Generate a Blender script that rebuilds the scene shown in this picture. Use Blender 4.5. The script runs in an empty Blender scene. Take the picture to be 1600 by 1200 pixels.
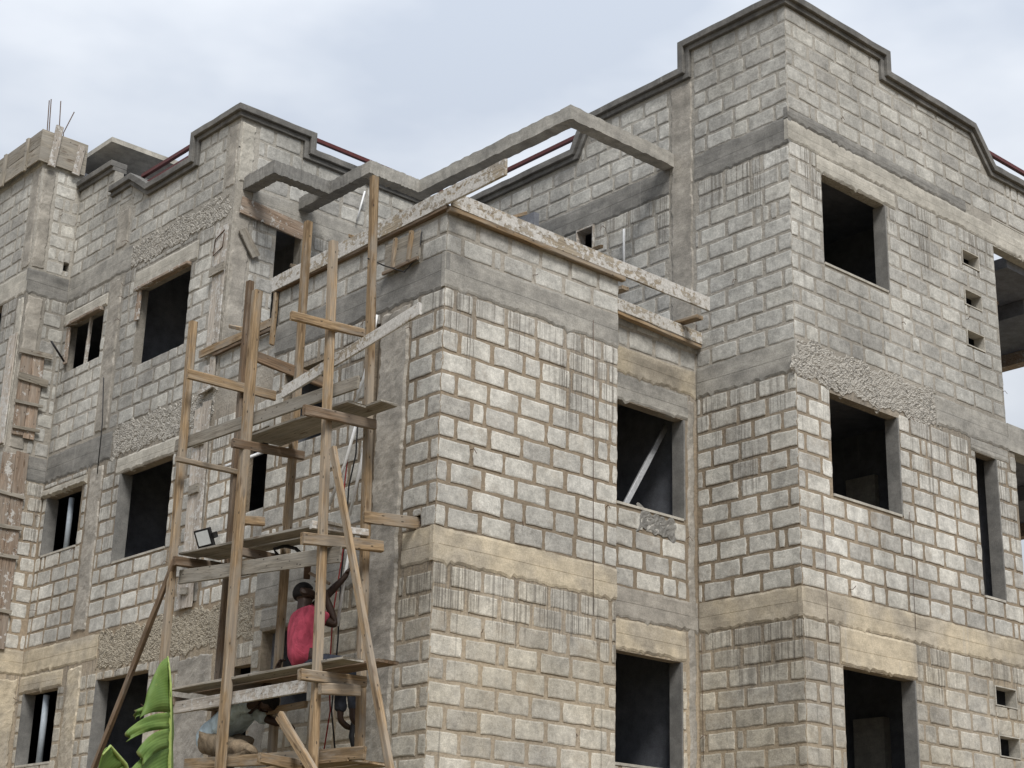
import bpy, bmesh, math, random
import numpy as np
from mathutils import Vector, Matrix

R = random.Random(11)
sc = bpy.context.scene
COL = sc.collection

# ------------------------------------------------------------------ camera
FPX = 2596.44
CR = np.array([0.74300217, -0.66876146, 0.02656864])
CU = np.array([-0.23705499, -0.22583255, 0.94488337])
CD = np.array([0.62590152, 0.70834862, 0.32632732])
CP = np.array([-10.81, -13.41, 0.0])
GZ = -1.6                                            # ground level, eye height is z = 0
cd = bpy.data.cameras.new('camera')
cam = bpy.data.objects.new('camera', cd)
COL.objects.link(cam)
cam.matrix_world = Matrix(((CR[0], CU[0], -CD[0], CP[0]), (CR[1], CU[1], -CD[1], CP[1]),
                           (CR[2], CU[2], -CD[2], CP[2]), (0, 0, 0, 1)))
cd.sensor_width = 36
cd.lens = FPX / 1600 * 36
cd.clip_start = 0.1
cd.clip_end = 4000
sc.camera = cam


def on(px, py, x=None, y=None, z=None):
    """point of the place seen at a pixel of the photograph, on the plane x=, y= or z="""
    v = (px - 800) / FPX * CR - (py - 600) / FPX * CU + CD
    if x is not None: t = (x - CP[0]) / v[0]
    elif y is not None: t = (y - CP[1]) / v[1]
    else: t = (z - CP[2]) / v[2]
    return Vector(CP + t * v)


def proj(p):
    q = np.array(p) - CP
    w = q @ CD
    return 800 + FPX * (q @ CR) / w, 600 - FPX * (q @ CU) / w


# ------------------------------------------------------------------ light
SUN_EL, SUN_AZ = math.radians(50), math.radians(-119)     # direction towards the sun, azimuth from +x
sc.view_settings.view_transform = 'Standard'
sc.view_settings.look = 'None'
sc.view_settings.exposure = 1.33
sc.view_settings.gamma = 1
sc.view_settings.use_curve_mapping = False
world = bpy.data.worlds.new('World')
sc.world = world
world.use_nodes = True
wn = world.node_tree
for n in list(wn.nodes): wn.nodes.remove(n)
wo = wn.nodes.new('ShaderNodeOutputWorld')
wb = wn.nodes.new('ShaderNodeBackground')
sky = wn.nodes.new('ShaderNodeTexSky')
sky.sky_type = 'NISHITA'
sky.sun_disc = False
sky.sun_elevation = SUN_EL
sky.sun_rotation = math.radians(90) - SUN_AZ
tc = wn.nodes.new('ShaderNodeTexCoord')
mp = wn.nodes.new('ShaderNodeMapping')
mp.inputs['Scale'].default_value = (1.0, 1.0, 2.2)
mp.inputs['Location'].default_value = (0.35, 0.1, 0.25)
no = wn.nodes.new('ShaderNodeTexNoise')
no.inputs['Scale'].default_value = 3.4
no.inputs['Detail'].default_value = 5
no.inputs['Roughness'].default_value = 0.5
cr = wn.nodes.new('ShaderNodeValToRGB')
cr.color_ramp.elements[0].position = 0.38
cr.color_ramp.elements[0].color = (2.10, 2.30, 2.63, 1)
cr.color_ramp.elements[1].position = 0.60
cr.color_ramp.elements[1].color = (3.02, 3.15, 3.34, 1)
mx = wn.nodes.new('ShaderNodeMix')
mx.data_type = 'RGBA'
mx.inputs[0].default_value = 0.96
wn.links.new(tc.outputs['Generated'], mp.inputs[0])
wn.links.new(mp.outputs[0], no.inputs['Vector'])
wn.links.new(no.outputs[0], cr.inputs[0])
wn.links.new(sky.outputs[0], mx.inputs[6])
wn.links.new(cr.outputs[0], mx.inputs[7])
sp = wn.nodes.new('ShaderNodeSeparateXYZ')                # overcast sky: brighter overhead, (1 + 2 sin h) / 3
wn.links.new(tc.outputs['Generated'], sp.inputs[0])
mr = wn.nodes.new('ShaderNodeMapRange')
mr.inputs[1].default_value = 0.0; mr.inputs[2].default_value = 1.0
mr.inputs[3].default_value = 0.64; mr.inputs[4].default_value = 1.8
wn.links.new(sp.outputs[2], mr.inputs[0])
vs = wn.nodes.new('ShaderNodeVectorMath'); vs.operation = 'SCALE'
wn.links.new(mx.outputs[2], vs.inputs[0]); wn.links.new(mr.outputs[0], vs.inputs['Scale'])
wn.links.new(vs.outputs[0], wb.inputs[0])
wb.inputs[1].default_value = 0.1
wn.links.new(wb.outputs[0], wo.inputs[0])
sl = bpy.data.lights.new('sun', 'SUN')
sl.energy = 1.5
sl.angle = math.radians(20)
sl.color = (1.0, 0.96, 0.90)
so = bpy.data.objects.new('sun', sl)
COL.objects.link(so)
so.rotation_euler = Vector((math.cos(SUN_EL) * math.cos(SUN_AZ), math.cos(SUN_EL) * math.sin(SUN_AZ),
                            math.sin(SUN_EL))).to_track_quat('Z', 'Y').to_euler()


# ------------------------------------------------------------------ node helper
class NT:
    def __init__(s, name):
        s.m = bpy.data.materials.new(name)
        s.m.use_nodes = True
        s.t = s.m.node_tree
        for n in list(s.t.nodes): s.t.nodes.remove(n)
        s.out = s.t.nodes.new('ShaderNodeOutputMaterial')
        s.b = s.t.nodes.new('ShaderNodeBsdfPrincipled')
        s.t.links.new(s.b.outputs[0], s.out.inputs[0])
        s.b.inputs['Roughness'].default_value = 0.9
        if 'Specular IOR Level' in s.b.inputs: s.b.inputs['Specular IOR Level'].default_value = 0.25
        s._pos = None

    def L(s, a, b):
        if isinstance(a, (int, float)): b.default_value = a
        elif isinstance(a, tuple): b.default_value = a if len(a) == len(b.default_value) else a + (1,)
        else: s.t.links.new(a, b)

    def pos(s):
        if s._pos is None: s._pos = s.t.nodes.new('ShaderNodeNewGeometry').outputs['Position']
        return s._pos

    def objco(s): return s.t.nodes.new('ShaderNodeTexCoord').outputs['Object']
    def rand(s): return s.t.nodes.new('ShaderNodeObjectInfo').outputs['Random']

    def attr(s, name):
        n = s.t.nodes.new('ShaderNodeAttribute'); n.attribute_name = name
        return n.outputs['Fac']

    def map(s, v, scale=(1, 1, 1), loc=(0, 0, 0)):
        n = s.t.nodes.new('ShaderNodeMapping')
        s.L(v, n.inputs[0]); n.inputs['Scale'].default_value = scale
        s.L(loc, n.inputs['Location'])
        return n.outputs[0]

    def noise(s, v, scale, detail=4, rough=0.55, dist=0.0):
        n = s.t.nodes.new('ShaderNodeTexNoise')
        s.L(v, n.inputs['Vector'])
        n.inputs['Scale'].default_value = scale; n.inputs['Detail'].default_value = detail
        n.inputs['Roughness'].default_value = rough; n.inputs['Distortion'].default_value = dist
        return n.outputs[0]

    def voro(s, v, scale, out='Distance', feature='F1'):
        n = s.t.nodes.new('ShaderNodeTexVoronoi'); n.feature = feature
        s.L(v, n.inputs['Vector']); n.inputs['Scale'].default_value = scale
        return n.outputs[out]

    def math(s, op, a, b=0.0, c=None, clamp=False):
        n = s.t.nodes.new('ShaderNodeMath'); n.operation = op; n.use_clamp = clamp
        s.L(a, n.inputs[0]); s.L(b, n.inputs[1])
        if c is not None: s.L(c, n.inputs[2])
        return n.outputs[0]

    def ss(s, v, a, b, lo=0.0, hi=1.0):
        n = s.t.nodes.new('ShaderNodeMapRange'); n.interpolation_type = 'SMOOTHSTEP'
        s.L(v, n.inputs[0])
        n.inputs[1].default_value = a; n.inputs[2].default_value = b
        n.inputs[3].default_value = lo; n.inputs[4].default_value = hi
        return n.outputs[0]

    def ramp(s, v, stops):
        n = s.t.nodes.new('ShaderNodeValToRGB'); e = n.color_ramp.elements
        while len(e) < len(stops): e.new(0.5)
        for i, (p, c) in enumerate(stops):
            e[i].position = p; e[i].color = tuple(c) + (1,)
        s.L(v, n.inputs[0])
        return n.outputs[0]

    def mix(s, f, a, b, mode='MIX'):
        n = s.t.nodes.new('ShaderNodeMix'); n.data_type = 'RGBA'; n.blend_type = mode
        s.L(f, n.inputs[0]); s.L(a, n.inputs[6]); s.L(b, n.inputs[7])
        return n.outputs[2]

    def scale(s, c, f):
        n = s.t.nodes.new('ShaderNodeVectorMath'); n.operation = 'SCALE'
        s.L(c, n.inputs[0]); s.L(f, n.inputs['Scale'])
        return n.outputs[0]

    def sepz(s, v):
        n = s.t.nodes.new('ShaderNodeSeparateXYZ'); s.L(v, n.inputs[0])
        return n.outputs

    def fin(s, col, bump=None, strength=0.3, dist=0.01, rough=None):
        s.L(col, s.b.inputs['Base Color'])
        if rough is not None: s.L(rough, s.b.inputs['Roughness'])
        if bump is not None:
            n = s.t.nodes.new('ShaderNodeBump')
            n.inputs['Strength'].default_value = strength; n.inputs['Distance'].default_value = dist
            s.L(bump, n.inputs['Height']); s.t.links.new(n.outputs[0], s.b.inputs['Normal'])
        return s.m


def streak_mask(T):
    """cement slurry that ran down from the ring beams: vertical threads under each beam"""
    p = T.pos(); z = T.sepz(p)[2]
    fine = T.noise(T.map(p, (46, 46, 0.22)), 1.0, 2, 0.5)
    wide = T.noise(T.map(p, (13, 13, 0.35)), 1.0, 3, 0.6)
    cl = T.noise(T.map(p, (1.7, 1.7, 0.25)), 1.0, 2)
    m = None
    for zb, ln in ((10.25, 1.1), (7.08, 1.7), (3.95, 1.0)):
        a = T.math('MULTIPLY', T.ss(z, zb - ln, zb), T.ss(z, zb + 0.12, zb + 0.06))
        m = a if m is None else T.math('MAXIMUM', m, a)
    k = T.math('ADD', T.math('MULTIPLY', m, 0.32), T.math('MULTIPLY', T.math('SUBTRACT', cl, 0.5), 1.0))
    k = T.math('MINIMUM', k, 0.215)
    fine = T.math('ADD', T.math('MULTIPLY', fine, 0.62), T.math('MULTIPLY', T.noise(T.map(p, (23, 23, 0.4), (1.3, 4.1, 0)), 1.0, 3, 0.7), 0.38))
    f1 = T.ss(T.math('ADD', fine, k), 0.69, 0.80)
    f2 = T.ss(T.math('ADD', wide, T.math('MULTIPLY', k, 0.9)), 0.70, 0.84)
    f = T.math('MAXIMUM', f1, T.math('MULTIPLY', f2, 0.6))
    pt = T.noise(T.map(p, (2.6, 2.6, 0.5), (7.7, 3.1, 0.0)), 1.0, 3, 0.6)
    f = T.math('MULTIPLY', f, T.ss(pt, 0.36, 0.54, 0.25, 1.0))
    f = T.math('MULTIPLY', f, T.ss(T.noise(p, 18, 4, 0.7), 0.3, 0.5, 0.35, 1.0))
    return T.math('MULTIPLY', f, T.ss(m, 0.0, 0.08)), m


def mortar_col(T):
    p = T.pos(); z = T.sepz(p)[2]
    n = T.noise(p, 1.1, 4); f = T.noise(p, 22, 5, 0.7)
    zz = T.math('ADD', z, T.math('MULTIPLY', T.math('SUBTRACT', n, 0.5), 0.8))
    c = T.ramp(T.math('DIVIDE', zz, 13.0),
               [(0.0, (.355, .305, .24)), (.285, (.355, .305, .24)), (.335, (.275, .223, .163)), (.50, (.27, .22, .162)),
                (.565, (.315, .292, .255)), (1.0, (.365, .348, .312))])
    c = T.scale(c, T.ss(f, 0.2, 0.8, 0.78, 1.16))
    return T.scale(c, T.ss(T.noise(p, 0.35, 3), 0.25, 0.75, 0.82, 1.14))


def weather(T, col, amount=1.0):
    """soot, damp and dust that lie on the walls"""
    p = T.pos(); z = T.sepz(p)[2]
    n = T.noise(T.map(p, (1, 1, 0.45)), 0.8, 5, 0.6)
    col = T.scale(col, T.ss(n, 0.30, 0.68, 1.0 - 0.30 * amount, 1.08))
    dst = T.math('MULTIPLY', T.ss(z, 4.7, 3.2), T.ss(T.noise(p, 0.9, 4), 0.3, 0.65))
    col = T.mix(T.math('MULTIPLY', dst, 0.38), col, (1.0, 0.91, 0.73), 'MULTIPLY')
    th = T.noise(T.map(p, (9, 9, 0.16)), 1.0, 2, 0.5)
    return T.mix(T.math('MULTIPLY', T.ss(th, 0.70, 0.77), 0.5 * amount), col, (.10, .095, .085))


def make_block_material(name, individual):
    T = NT(name); p = T.pos()
    rnd = T.rand() if individual else T.attr('rnd')
    edge = T.attr('edge')
    base = T.ramp(rnd, [(0, (.36, .345, .318)), (.2, (.42, .405, .374)), (.6, (.465, .45, .415)), (.85, (.50, .48, .435)), (1, (.53, .515, .478))])
    zz = T.math('ADD', T.sepz(p)[2], T.math('MULTIPLY', T.noise(p, 1.5, 3), 0.3))
    base = T.mix(1.0, base, T.ramp(T.math('DIVIDE', zz, 13.0), [(0, (1.02, 1.015, .995)), (.32, (1.02, 1.015, .995)), (.35, (1.13, 1.145, 1.15)), (.565, (1.13, 1.145, 1.15)), (.59, (.93, .95, .965)), (1, (.95, .965, .975))]), 'MULTIPLY')
    base = T.scale(base, T.ss(T.noise(p, 6, 6, 0.7), 0.27, 0.73, 0.70, 1.17))
    base = T.scale(base, T.ss(T.noise(p, 21, 4, 0.7), 0.28, 0.72, 0.84, 1.12))
    grain = T.noise(p, 75, 3, 0.7)
    base = T.scale(base, T.ss(grain, 0.3, 0.7, 0.84, 1.12))
    pit = T.ss(T.voro(T.map(p, (1, 1, 1)), 38), 0.05, 0.16, 1, 0)
    pit = T.math('MULTIPLY', pit, T.ss(T.noise(p, 4, 2), 0.5, 0.62))
    base = T.mix(T.math('MULTIPLY', pit, 0.65), base, (.11, .105, .095))
    mc = mortar_col(T)
    sm = T.math('ADD', T.math('MULTIPLY', edge, 0.52), T.math('ADD', T.math('MULTIPLY', T.noise(p, 24, 6, 0.7), 0.7), T.math('MULTIPLY', T.noise(p, 5, 3), 0.35)))
    f = T.ss(sm, 0.955, 1.02)
    base = T.mix(T.math('MULTIPLY', f, 0.92), base, mc)
    film = T.ss(T.noise(p, 2.6, 6, 0.7), 0.52, 0.70)
    base = T.mix(T.math('MULTIPLY', film, 0.38), base, mc)
    st, m = streak_mask(T)
    base = T.mix(T.math('MULTIPLY', st, 0.88), base, (.175, .162, .143))
    base = weather(T, base)
    h = T.math('ADD', T.math('MULTIPLY', grain, 0.5), T.math('MULTIPLY', T.noise(p, 16, 5, 0.7), 1.0))
    h = T.math('SUBTRACT', h, T.math('MULTIPLY', pit, 0.8))
    h = T.math('ADD', h, T.math('MULTIPLY', st, 0.4))
    return T.fin(base, h, 0.65, 0.012)


def make_mortar():
    T = NT('mortar'); p = T.pos()
    c = mortar_col(T)
    st, m = streak_mask(T)
    c = T.mix(T.math('MULTIPLY', st, 0.7), c, (.165, .152, .134))
    c = weather(T, c, 0.9)
    h = T.math('ADD', T.noise(p, 30, 5, 0.7), T.math('MULTIPLY', T.noise(p, 9, 3), 0.8))
    return T.fin(c, h, 0.8, 0.015)


def make_concrete(name, lo, hi, warm=None, board=True, str_=0.5):
    T = NT(name); p = T.pos()
    n = T.noise(T.map(p, (1, 1, 2.2)), 1.7, 6, 0.62)
    c = T.ramp(n, [(0.28, lo), (0.72, hi)])
    if warm: c = T.mix(T.ss(T.noise(p, 1.3, 4), 0.38, 0.62), c, warm)
    bd = T.noise(T.map(p, (1.0, 1.0, 11)), 1.0, 4, 0.65, 0.8)
    c = T.scale(c, T.ss(bd, 0.3, 0.7, 0.92, 1.06) if board else 1.0)
    g = T.noise(p, 60, 4, 0.7)
    c = T.scale(c, T.ss(g, 0.28, 0.72, 0.82, 1.14))
    c = T.scale(c, T.ss(T.noise(p, 6, 6, 0.7), 0.3, 0.7, 0.80, 1.16))
    pit = T.math('MULTIPLY', T.ss(T.voro(p, 26), 0.06, 0.15, 1, 0), T.ss(T.noise(p, 3, 2), 0.48, 0.6))
    c = T.mix(T.math('MULTIPLY', pit, 0.6), c, (.075, .07, .065))
    drip = T.noise(T.map(p, (11, 11, 0.3)), 1.0, 3)
    c = T.mix(T.ss(drip, 0.64, 0.76, 0, 0.35), c, (.34, .33, .31))
    h = T.math('ADD', T.math('MULTIPLY', bd, 0.5), T.math('MULTIPLY', g, 0.5))
    h = T.math('SUBTRACT', T.math('ADD', h, T.math('MULTIPLY', T.noise(p, 7, 4), 0.9)), pit)
    return T.fin(c, h, str_, 0.012)


def make_pebble(name, tint):
    T = NT(name); p = T.pos()
    d = T.map(p, (1, 1, 1.25))
    cell = T.voro(d, 40, 'Color'); v = T.voro(d, 40)
    c = T.ramp(T.sepz(cell)[0], [(0, (.20, .193, .178)), (.3, (.31, .298, .275)), (.75, (.385, .37, .34)), (1, (.46, .445, .41))])
    c = T.scale(c, T.ss(v, 0.35, 0.75, 1.05, 0.6))
    sm = T.ss(T.noise(p, 2.6, 6, 0.7), 0.42, 0.56)
    c = T.mix(T.math('MULTIPLY', sm, 0.75), c, (.34, .327, .30))
    c = T.mix(0.8, c, tint, 'MULTIPLY')
    c = T.scale(c, T.ss(T.noise(p, 45, 3), 0.3, 0.7, 0.8, 1.15))
    h = T.math('SUBTRACT', T.math('MULTIPLY', T.noise(p, 18, 5, 0.7), 1.2), T.math('MULTIPLY', v, 1.6))
    return T.fin(c, h, 0.55, 0.018)


def make_timber(name, stops, splat=0.0, grey=0.0):
    T = NT(name)
    r = T.rand()
    off = T.t.nodes.new('ShaderNodeCombineXYZ')
    T.L(T.math('MULTIPLY', r, 37.0), off.inputs[0]); T.L(T.math('MULTIPLY', r, 11.0), off.inputs[1]); T.L(T.math('MULTIPLY', r, 5.0), off.inputs[2])
    o = T.t.nodes.new('ShaderNodeVectorMath'); T.L(T.objco(), o.inputs[0]); T.L(off.outputs[0], o.inputs[1])
    q = o.outputs[0]
    g = T.noise(T.map(q, (1.1, 24, 24)), 1.0, 5, 0.65, 0.4)
    c = T.ramp(g, stops)
    fib = T.noise(T.map(q, (4, 75, 75)), 1.0, 3, 0.65)
    c = T.scale(c, T.ss(fib, 0.3, 0.7, 0.66, 1.2))
    c = T.scale(c, T.ss(r, 0, 1, 0.82, 1.14))
    kn = T.ss(T.voro(T.map(q, (2.2, 9, 9)), 1.0), 0.08, 0.2, 1, 0)
    c = T.mix(T.math('MULTIPLY', kn, 0.7), c, (.07, .04, .02))
    st = T.ss(T.noise(T.map(q, (2.5, 7, 7)), 1.0, 5, 0.65), 0.55, 0.72)
    c = T.mix(T.math('MULTIPLY', st, 0.45), c, (.09, .068, .048))
    if grey: c = T.mix(T.ss(T.noise(T.map(q, (1.4, 6, 6)), 1.0, 5, 0.6), 0.42, 0.62, 0, grey), c, (.27, .255, .228))
    nl = T.ss(T.voro(T.map(q, (7, 16, 16)), 1.0), 0.10, 0.14, 1, 0)
    c = T.mix(T.math('MULTIPLY', nl, 0.8), c, (.03, .024, .02))
    h = T.math('ADD', g, T.math('MULTIPLY', fib, 0.5))
    if splat:
        s_ = T.math('ADD', T.noise(q, 13, 6, 0.72), T.math('MULTIPLY', T.math('SUBTRACT', T.noise(T.map(q, (1.6, 5, 5)), 1.0, 3), 0.5), 0.55))
        f = T.ss(s_, 0.60 - splat * 0.14, 0.64 - splat * 0.14)
        c = T.mix(T.math('MULTIPLY', f, 0.9), c, T.ramp(T.noise(q, 40, 3), [(0.3, (.36, .35, .33)), (0.7, (.56, .55, .53))]))
        h = T.math('ADD', h, T.math('MULTIPLY', f, 0.6))
    return T.fin(c, h, 0.5, 0.008)


def make_plain(name, col, rough=0.6, metal=0.0, var=0.15, sc_=25):
    T = NT(name); p = T.pos()
    c = T.scale(T.ramp(0.5, [(0, col), (1, col)]), T.ss(T.noise(p, sc_, 4), 0.3, 0.7, 1 - var, 1 + var))
    T.b.inputs['Metallic'].default_value = metal
    return T.fin(c, T.noise(p, sc_ * 2, 3), 0.15, 0.005, rough)


def make_cloth(name, col, dark=0.7):
    T = NT(name); q = T.pos()
    w = T.noise(T.map(q, (9, 9, 5)), 1.0, 4, 0.6, 0.6)
    c = T.scale(T.ramp(0.5, [(0, col), (1, col)]), T.ss(w, 0.3, 0.7, dark, 1.18))
    return T.fin(c, T.math('ADD', T.math('MULTIPLY', w, 2.0), T.math('MULTIPLY', T.noise(q, 160, 2), 0.15)), 0.9, 0.02, 0.95)


M = {}
M['block'] = make_block_material('concrete_block_face', True)
M['block_many'] = make_block_material('concrete_block_face_many', False)
M['mortar'] = make_mortar()
M['dark'] = make_concrete('damp_dark_concrete', (.13, .128, .122), (.255, .248, .23))
M['grey'] = make_concrete('grey_concrete', (.20, .194, .18), (.38, .366, .332))
M['pale'] = make_concrete('pale_concrete', (.31, .296, .262), (.46, .438, .388))
M['yellow'] = make_concrete('ochre_stained_concrete', (.25, .222, .178), (.45, .405, .33), (.46, .40, .30))
M['coping'] = make_concrete('coping_concrete', (.075, .074, .072), (.19, .184, .172), None, False, 0.3)
M['rough'] = make_concrete('rough_column_concrete', (.19, .178, .157), (.38, .355, .315), None, False, 0.6)
M['plaster'] = make_concrete('smooth_render_jamb', (.135, .135, .13), (.205, .20, .19), None, False, 0.15)
M['pebble'] = make_pebble('honeycombed_concrete', (1.0, .985, .96))
M['pebble_warm'] = make_pebble('honeycombed_concrete_dusty', (.92, .83, .68))
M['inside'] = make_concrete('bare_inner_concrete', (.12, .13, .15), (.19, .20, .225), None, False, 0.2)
M['wood'] = make_timber('sawn_timber', [(.25, (.11, .072, .04)), (.5, (.255, .178, .102)), (.75, (.37, .275, .175))], 0.0, 0.5)
M['wood_dark'] = make_timber('dark_wet_timber', [(.25, (.085, .055, .034)), (.5, (.15, .102, .065)), (.75, (.215, .15, .10))], 0.0, 0.3)
M['wood_grey'] = make_timber('weathered_grey_timber', [(.25, (.16, .142, .115)), (.5, (.255, .23, .19)), (.75, (.35, .32, .275))], 0.0, 0.6)
M['wood_splat'] = make_timber('cement_splashed_timber', [(.25, (.17, .14, .10)), (.5, (.27, .23, .175)), (.75, (.34, .295, .23))], 1.15, 0.5)
M['wood_pale'] = make_timber('bleached_timber', [(.25, (.27, .235, .20)), (.5, (.385, .345, .30)), (.75, (.46, .42, .375))], 0.5, 0.4)
M['wood_red'] = make_timber('brown_shutter_timber', [(.25, (.17, .12, .085)), (.5, (.275, .21, .16)), (.75, (.37, .30, .245))], 0.1, 0.35)
M['rail'] = make_plain('dark_red_paint', (.085, .022, .020), 0.5)
M['rebar'] = make_plain('rusty_steel', (.085, .055, .04), 0.8)
M['pvc'] = make_plain('white_pvc', (.66, .67, .68), 0.4, 0, 0.06)
M['grey_pipe'] = make_plain('grey_pvc', (.30, .34, .38), 0.45, 0, 0.08)
M['steel'] = make_plain('galvanised_steel', (.36, .37, .385), 0.5, 0.3)
M['black'] = make_plain('black_rubber', (.014, .014, .016), 0.5)
M['red_cable'] = make_plain('red_cable', (.24, .03, .028), 0.5)
M['lamp_glass'] = make_plain('floodlight_glass', (.62, .66, .68), 0.12, 0, 0.05)
M['skin'] = make_plain('dark_skin', (.034, .019, .013), 0.5, 0, 0.2, 40)
M['hair'] = make_plain('black_hair', (.008, .007, .007), 0.9, 0, 0.2, 90)
M['red_shirt'] = make_cloth('faded_red_cloth', (.37, .058, .092))
M['blue_shirt'] = make_cloth('pale_blue_cloth', (.42, .51, .56))
M['jeans'] = make_cloth('dark_denim', (.032, .037, .05))
M['khaki'] = make_cloth('khaki_cloth', (.20, .155, .105))
M['sole'] = make_plain('shoe', (.16, .16, .165), 0.7)
T = NT('banana_leaf_green'); q = T.objco()
vein = T.noise(T.map(T.attr('vein'), (1, 1, 1)), 1.0, 1)
vv = T.math('SINE', T.math('MULTIPLY', T.attr('vein'), 420.0))
c = T.ramp(T.noise(T.pos(), 9, 4), [(.3, (.085, .16, .03)), (.7, (.17, .255, .06))])
c = T.scale(c, T.ss(vv, -1, 1, 0.94, 1.04))
c = T.mix(T.ss(T.math('ADD', T.attr('tipness'), T.math('MULTIPLY', T.noise(T.pos(), 40, 4), 0.25)), 1.02, 1.2, 0, 0.85), c, (.20, .15, .06))
c = T.mix(T.ss(T.noise(T.pos(), 26, 5, 0.7), 0.62, 0.7, 0, 0.4), c, (.25, .27, .07))
bn = T.t.nodes.new('ShaderNodeBump'); bn.inputs['Strength'].default_value = 0.12; bn.inputs['Distance'].default_value = 0.006
T.L(vv, bn.inputs['Height']); T.t.links.new(bn.outputs[0], T.b.inputs['Normal'])
T.L(c, T.b.inputs['Base Color'])
T.b.inputs['Roughness'].default_value = 0.62
T.b.inputs['Specular IOR Level'].default_value = 0.4
tr = T.t.nodes.new('ShaderNodeBsdfTranslucent'); T.L(T.scale(c, 1.5), tr.inputs[0])
ms = T.t.nodes.new('ShaderNodeMixShader'); ms.inputs[0].default_value = 0.32
T.t.links.new(T.b.outputs[0], ms.inputs[1]); T.t.links.new(tr.outputs[0], ms.inputs[2]); T.t.links.new(ms.outputs[0], T.out.inputs[0])
M['leaf'] = T.m
M['rib'] = make_plain('leaf_midrib', (.23, .29, .085), 0.45)
M['stem'] = make_plain('banana_stem', (.17, .19, .075), 0.6, 0, 0.3, 8)
T = NT('ground_dirt'); p = T.pos()
c = T.ramp(T.noise(p, 0.6, 6), [(.3, (.15, .105, .065)), (.7, (.27, .205, .135))])
c = T.mix(T.ss(T.noise(p, 0.16, 4), 0.52, 0.62), c, (.075, .10, .03))
M['ground'] = T.fin(c, T.noise(p, 8, 6), 0.6, 0.05)


# ------------------------------------------------------------------ object helpers
def link(name, me, mat, parent=None):
    o = bpy.data.objects.new(name, me)
    if mat is not None: me.materials.append(mat)
    COL.objects.link(o)
    if parent is not None: o.parent = parent
    return o


def from_bm(name, bm, mat, parent=None, normals=True):
    if normals: bmesh.ops.recalc_face_normals(bm, faces=bm.faces)
    me = bpy.data.meshes.new(name)
    bm.to_mesh(me); bm.free()
    return link(name, me, mat, parent)


def thing(name, label, cat, loc=(0, 0, 0), group=None):
    o = bpy.data.objects.new(name, None)
    COL.objects.link(o); o.location = loc
    o.empty_display_size = 0.2
    return tag(o, label, cat, group)


def tag(o, label, cat, group=None):
    o['label'] = label; o['category'] = cat
    if group: o['group'] = group
    return o


def adopt(o, parent):
    """parent keeping the world place (things have unrotated Empties)"""
    o.parent = parent
    o.location = o.location - parent.location
    return o


def bm_box(bm, lo, hi):
    v = [bm.verts.new((x, y, z)) for x in (lo[0], hi[0]) for y in (lo[1], hi[1]) for z in (lo[2], hi[2])]
    for f in ((0, 1, 3, 2), (4, 6, 7, 5), (0, 4, 5, 1), (2, 3, 7, 6), (0, 2, 6, 4), (1, 5, 7, 3)):
        bm.faces.new([v[i] for i in f])


def box(name, lo, hi, mat, parent=None):
    bm = bmesh.new(); bm_box(bm, lo, hi)
    return from_bm(name, bm, mat, parent)


class Face:
    """a wall face: u runs along it, w outwards, z up.  axis 'x': wall along x, looks to -y; 'y': along y, looks to -x"""
    def __init__(s, axis, plane): s.axis, s.plane = axis, plane
    def pt(s, u, w, z): return (u, s.plane - w, z) if s.axis == 'x' else (s.plane - w, u, z)


F1 = Face('x', 0.0); F2 = Face('y', 0.0); F3 = Face('x', 0.64); F4 = Face('y', 4.87); F5 = Face('x', -1.04)
F6 = Face('x', 6.0); F7 = Face('y', 0.79); F8 = Face('x', 11.07); F9 = Face('y', 0.05)

building = thing('house_under_construction', 'large unfinished grey concrete block house with empty windows and stepped parapets', 'building', (0, 0, GZ))
HOLD = []
def part(name, obj):
    return obj


def bpart(o, parent=None):
    p = parent or building
    o.parent = p
    if p is building: o.location = o.location - building.location
    else: o.location = o.location - p.matrix_basis.translation - building.location
    return o


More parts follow.
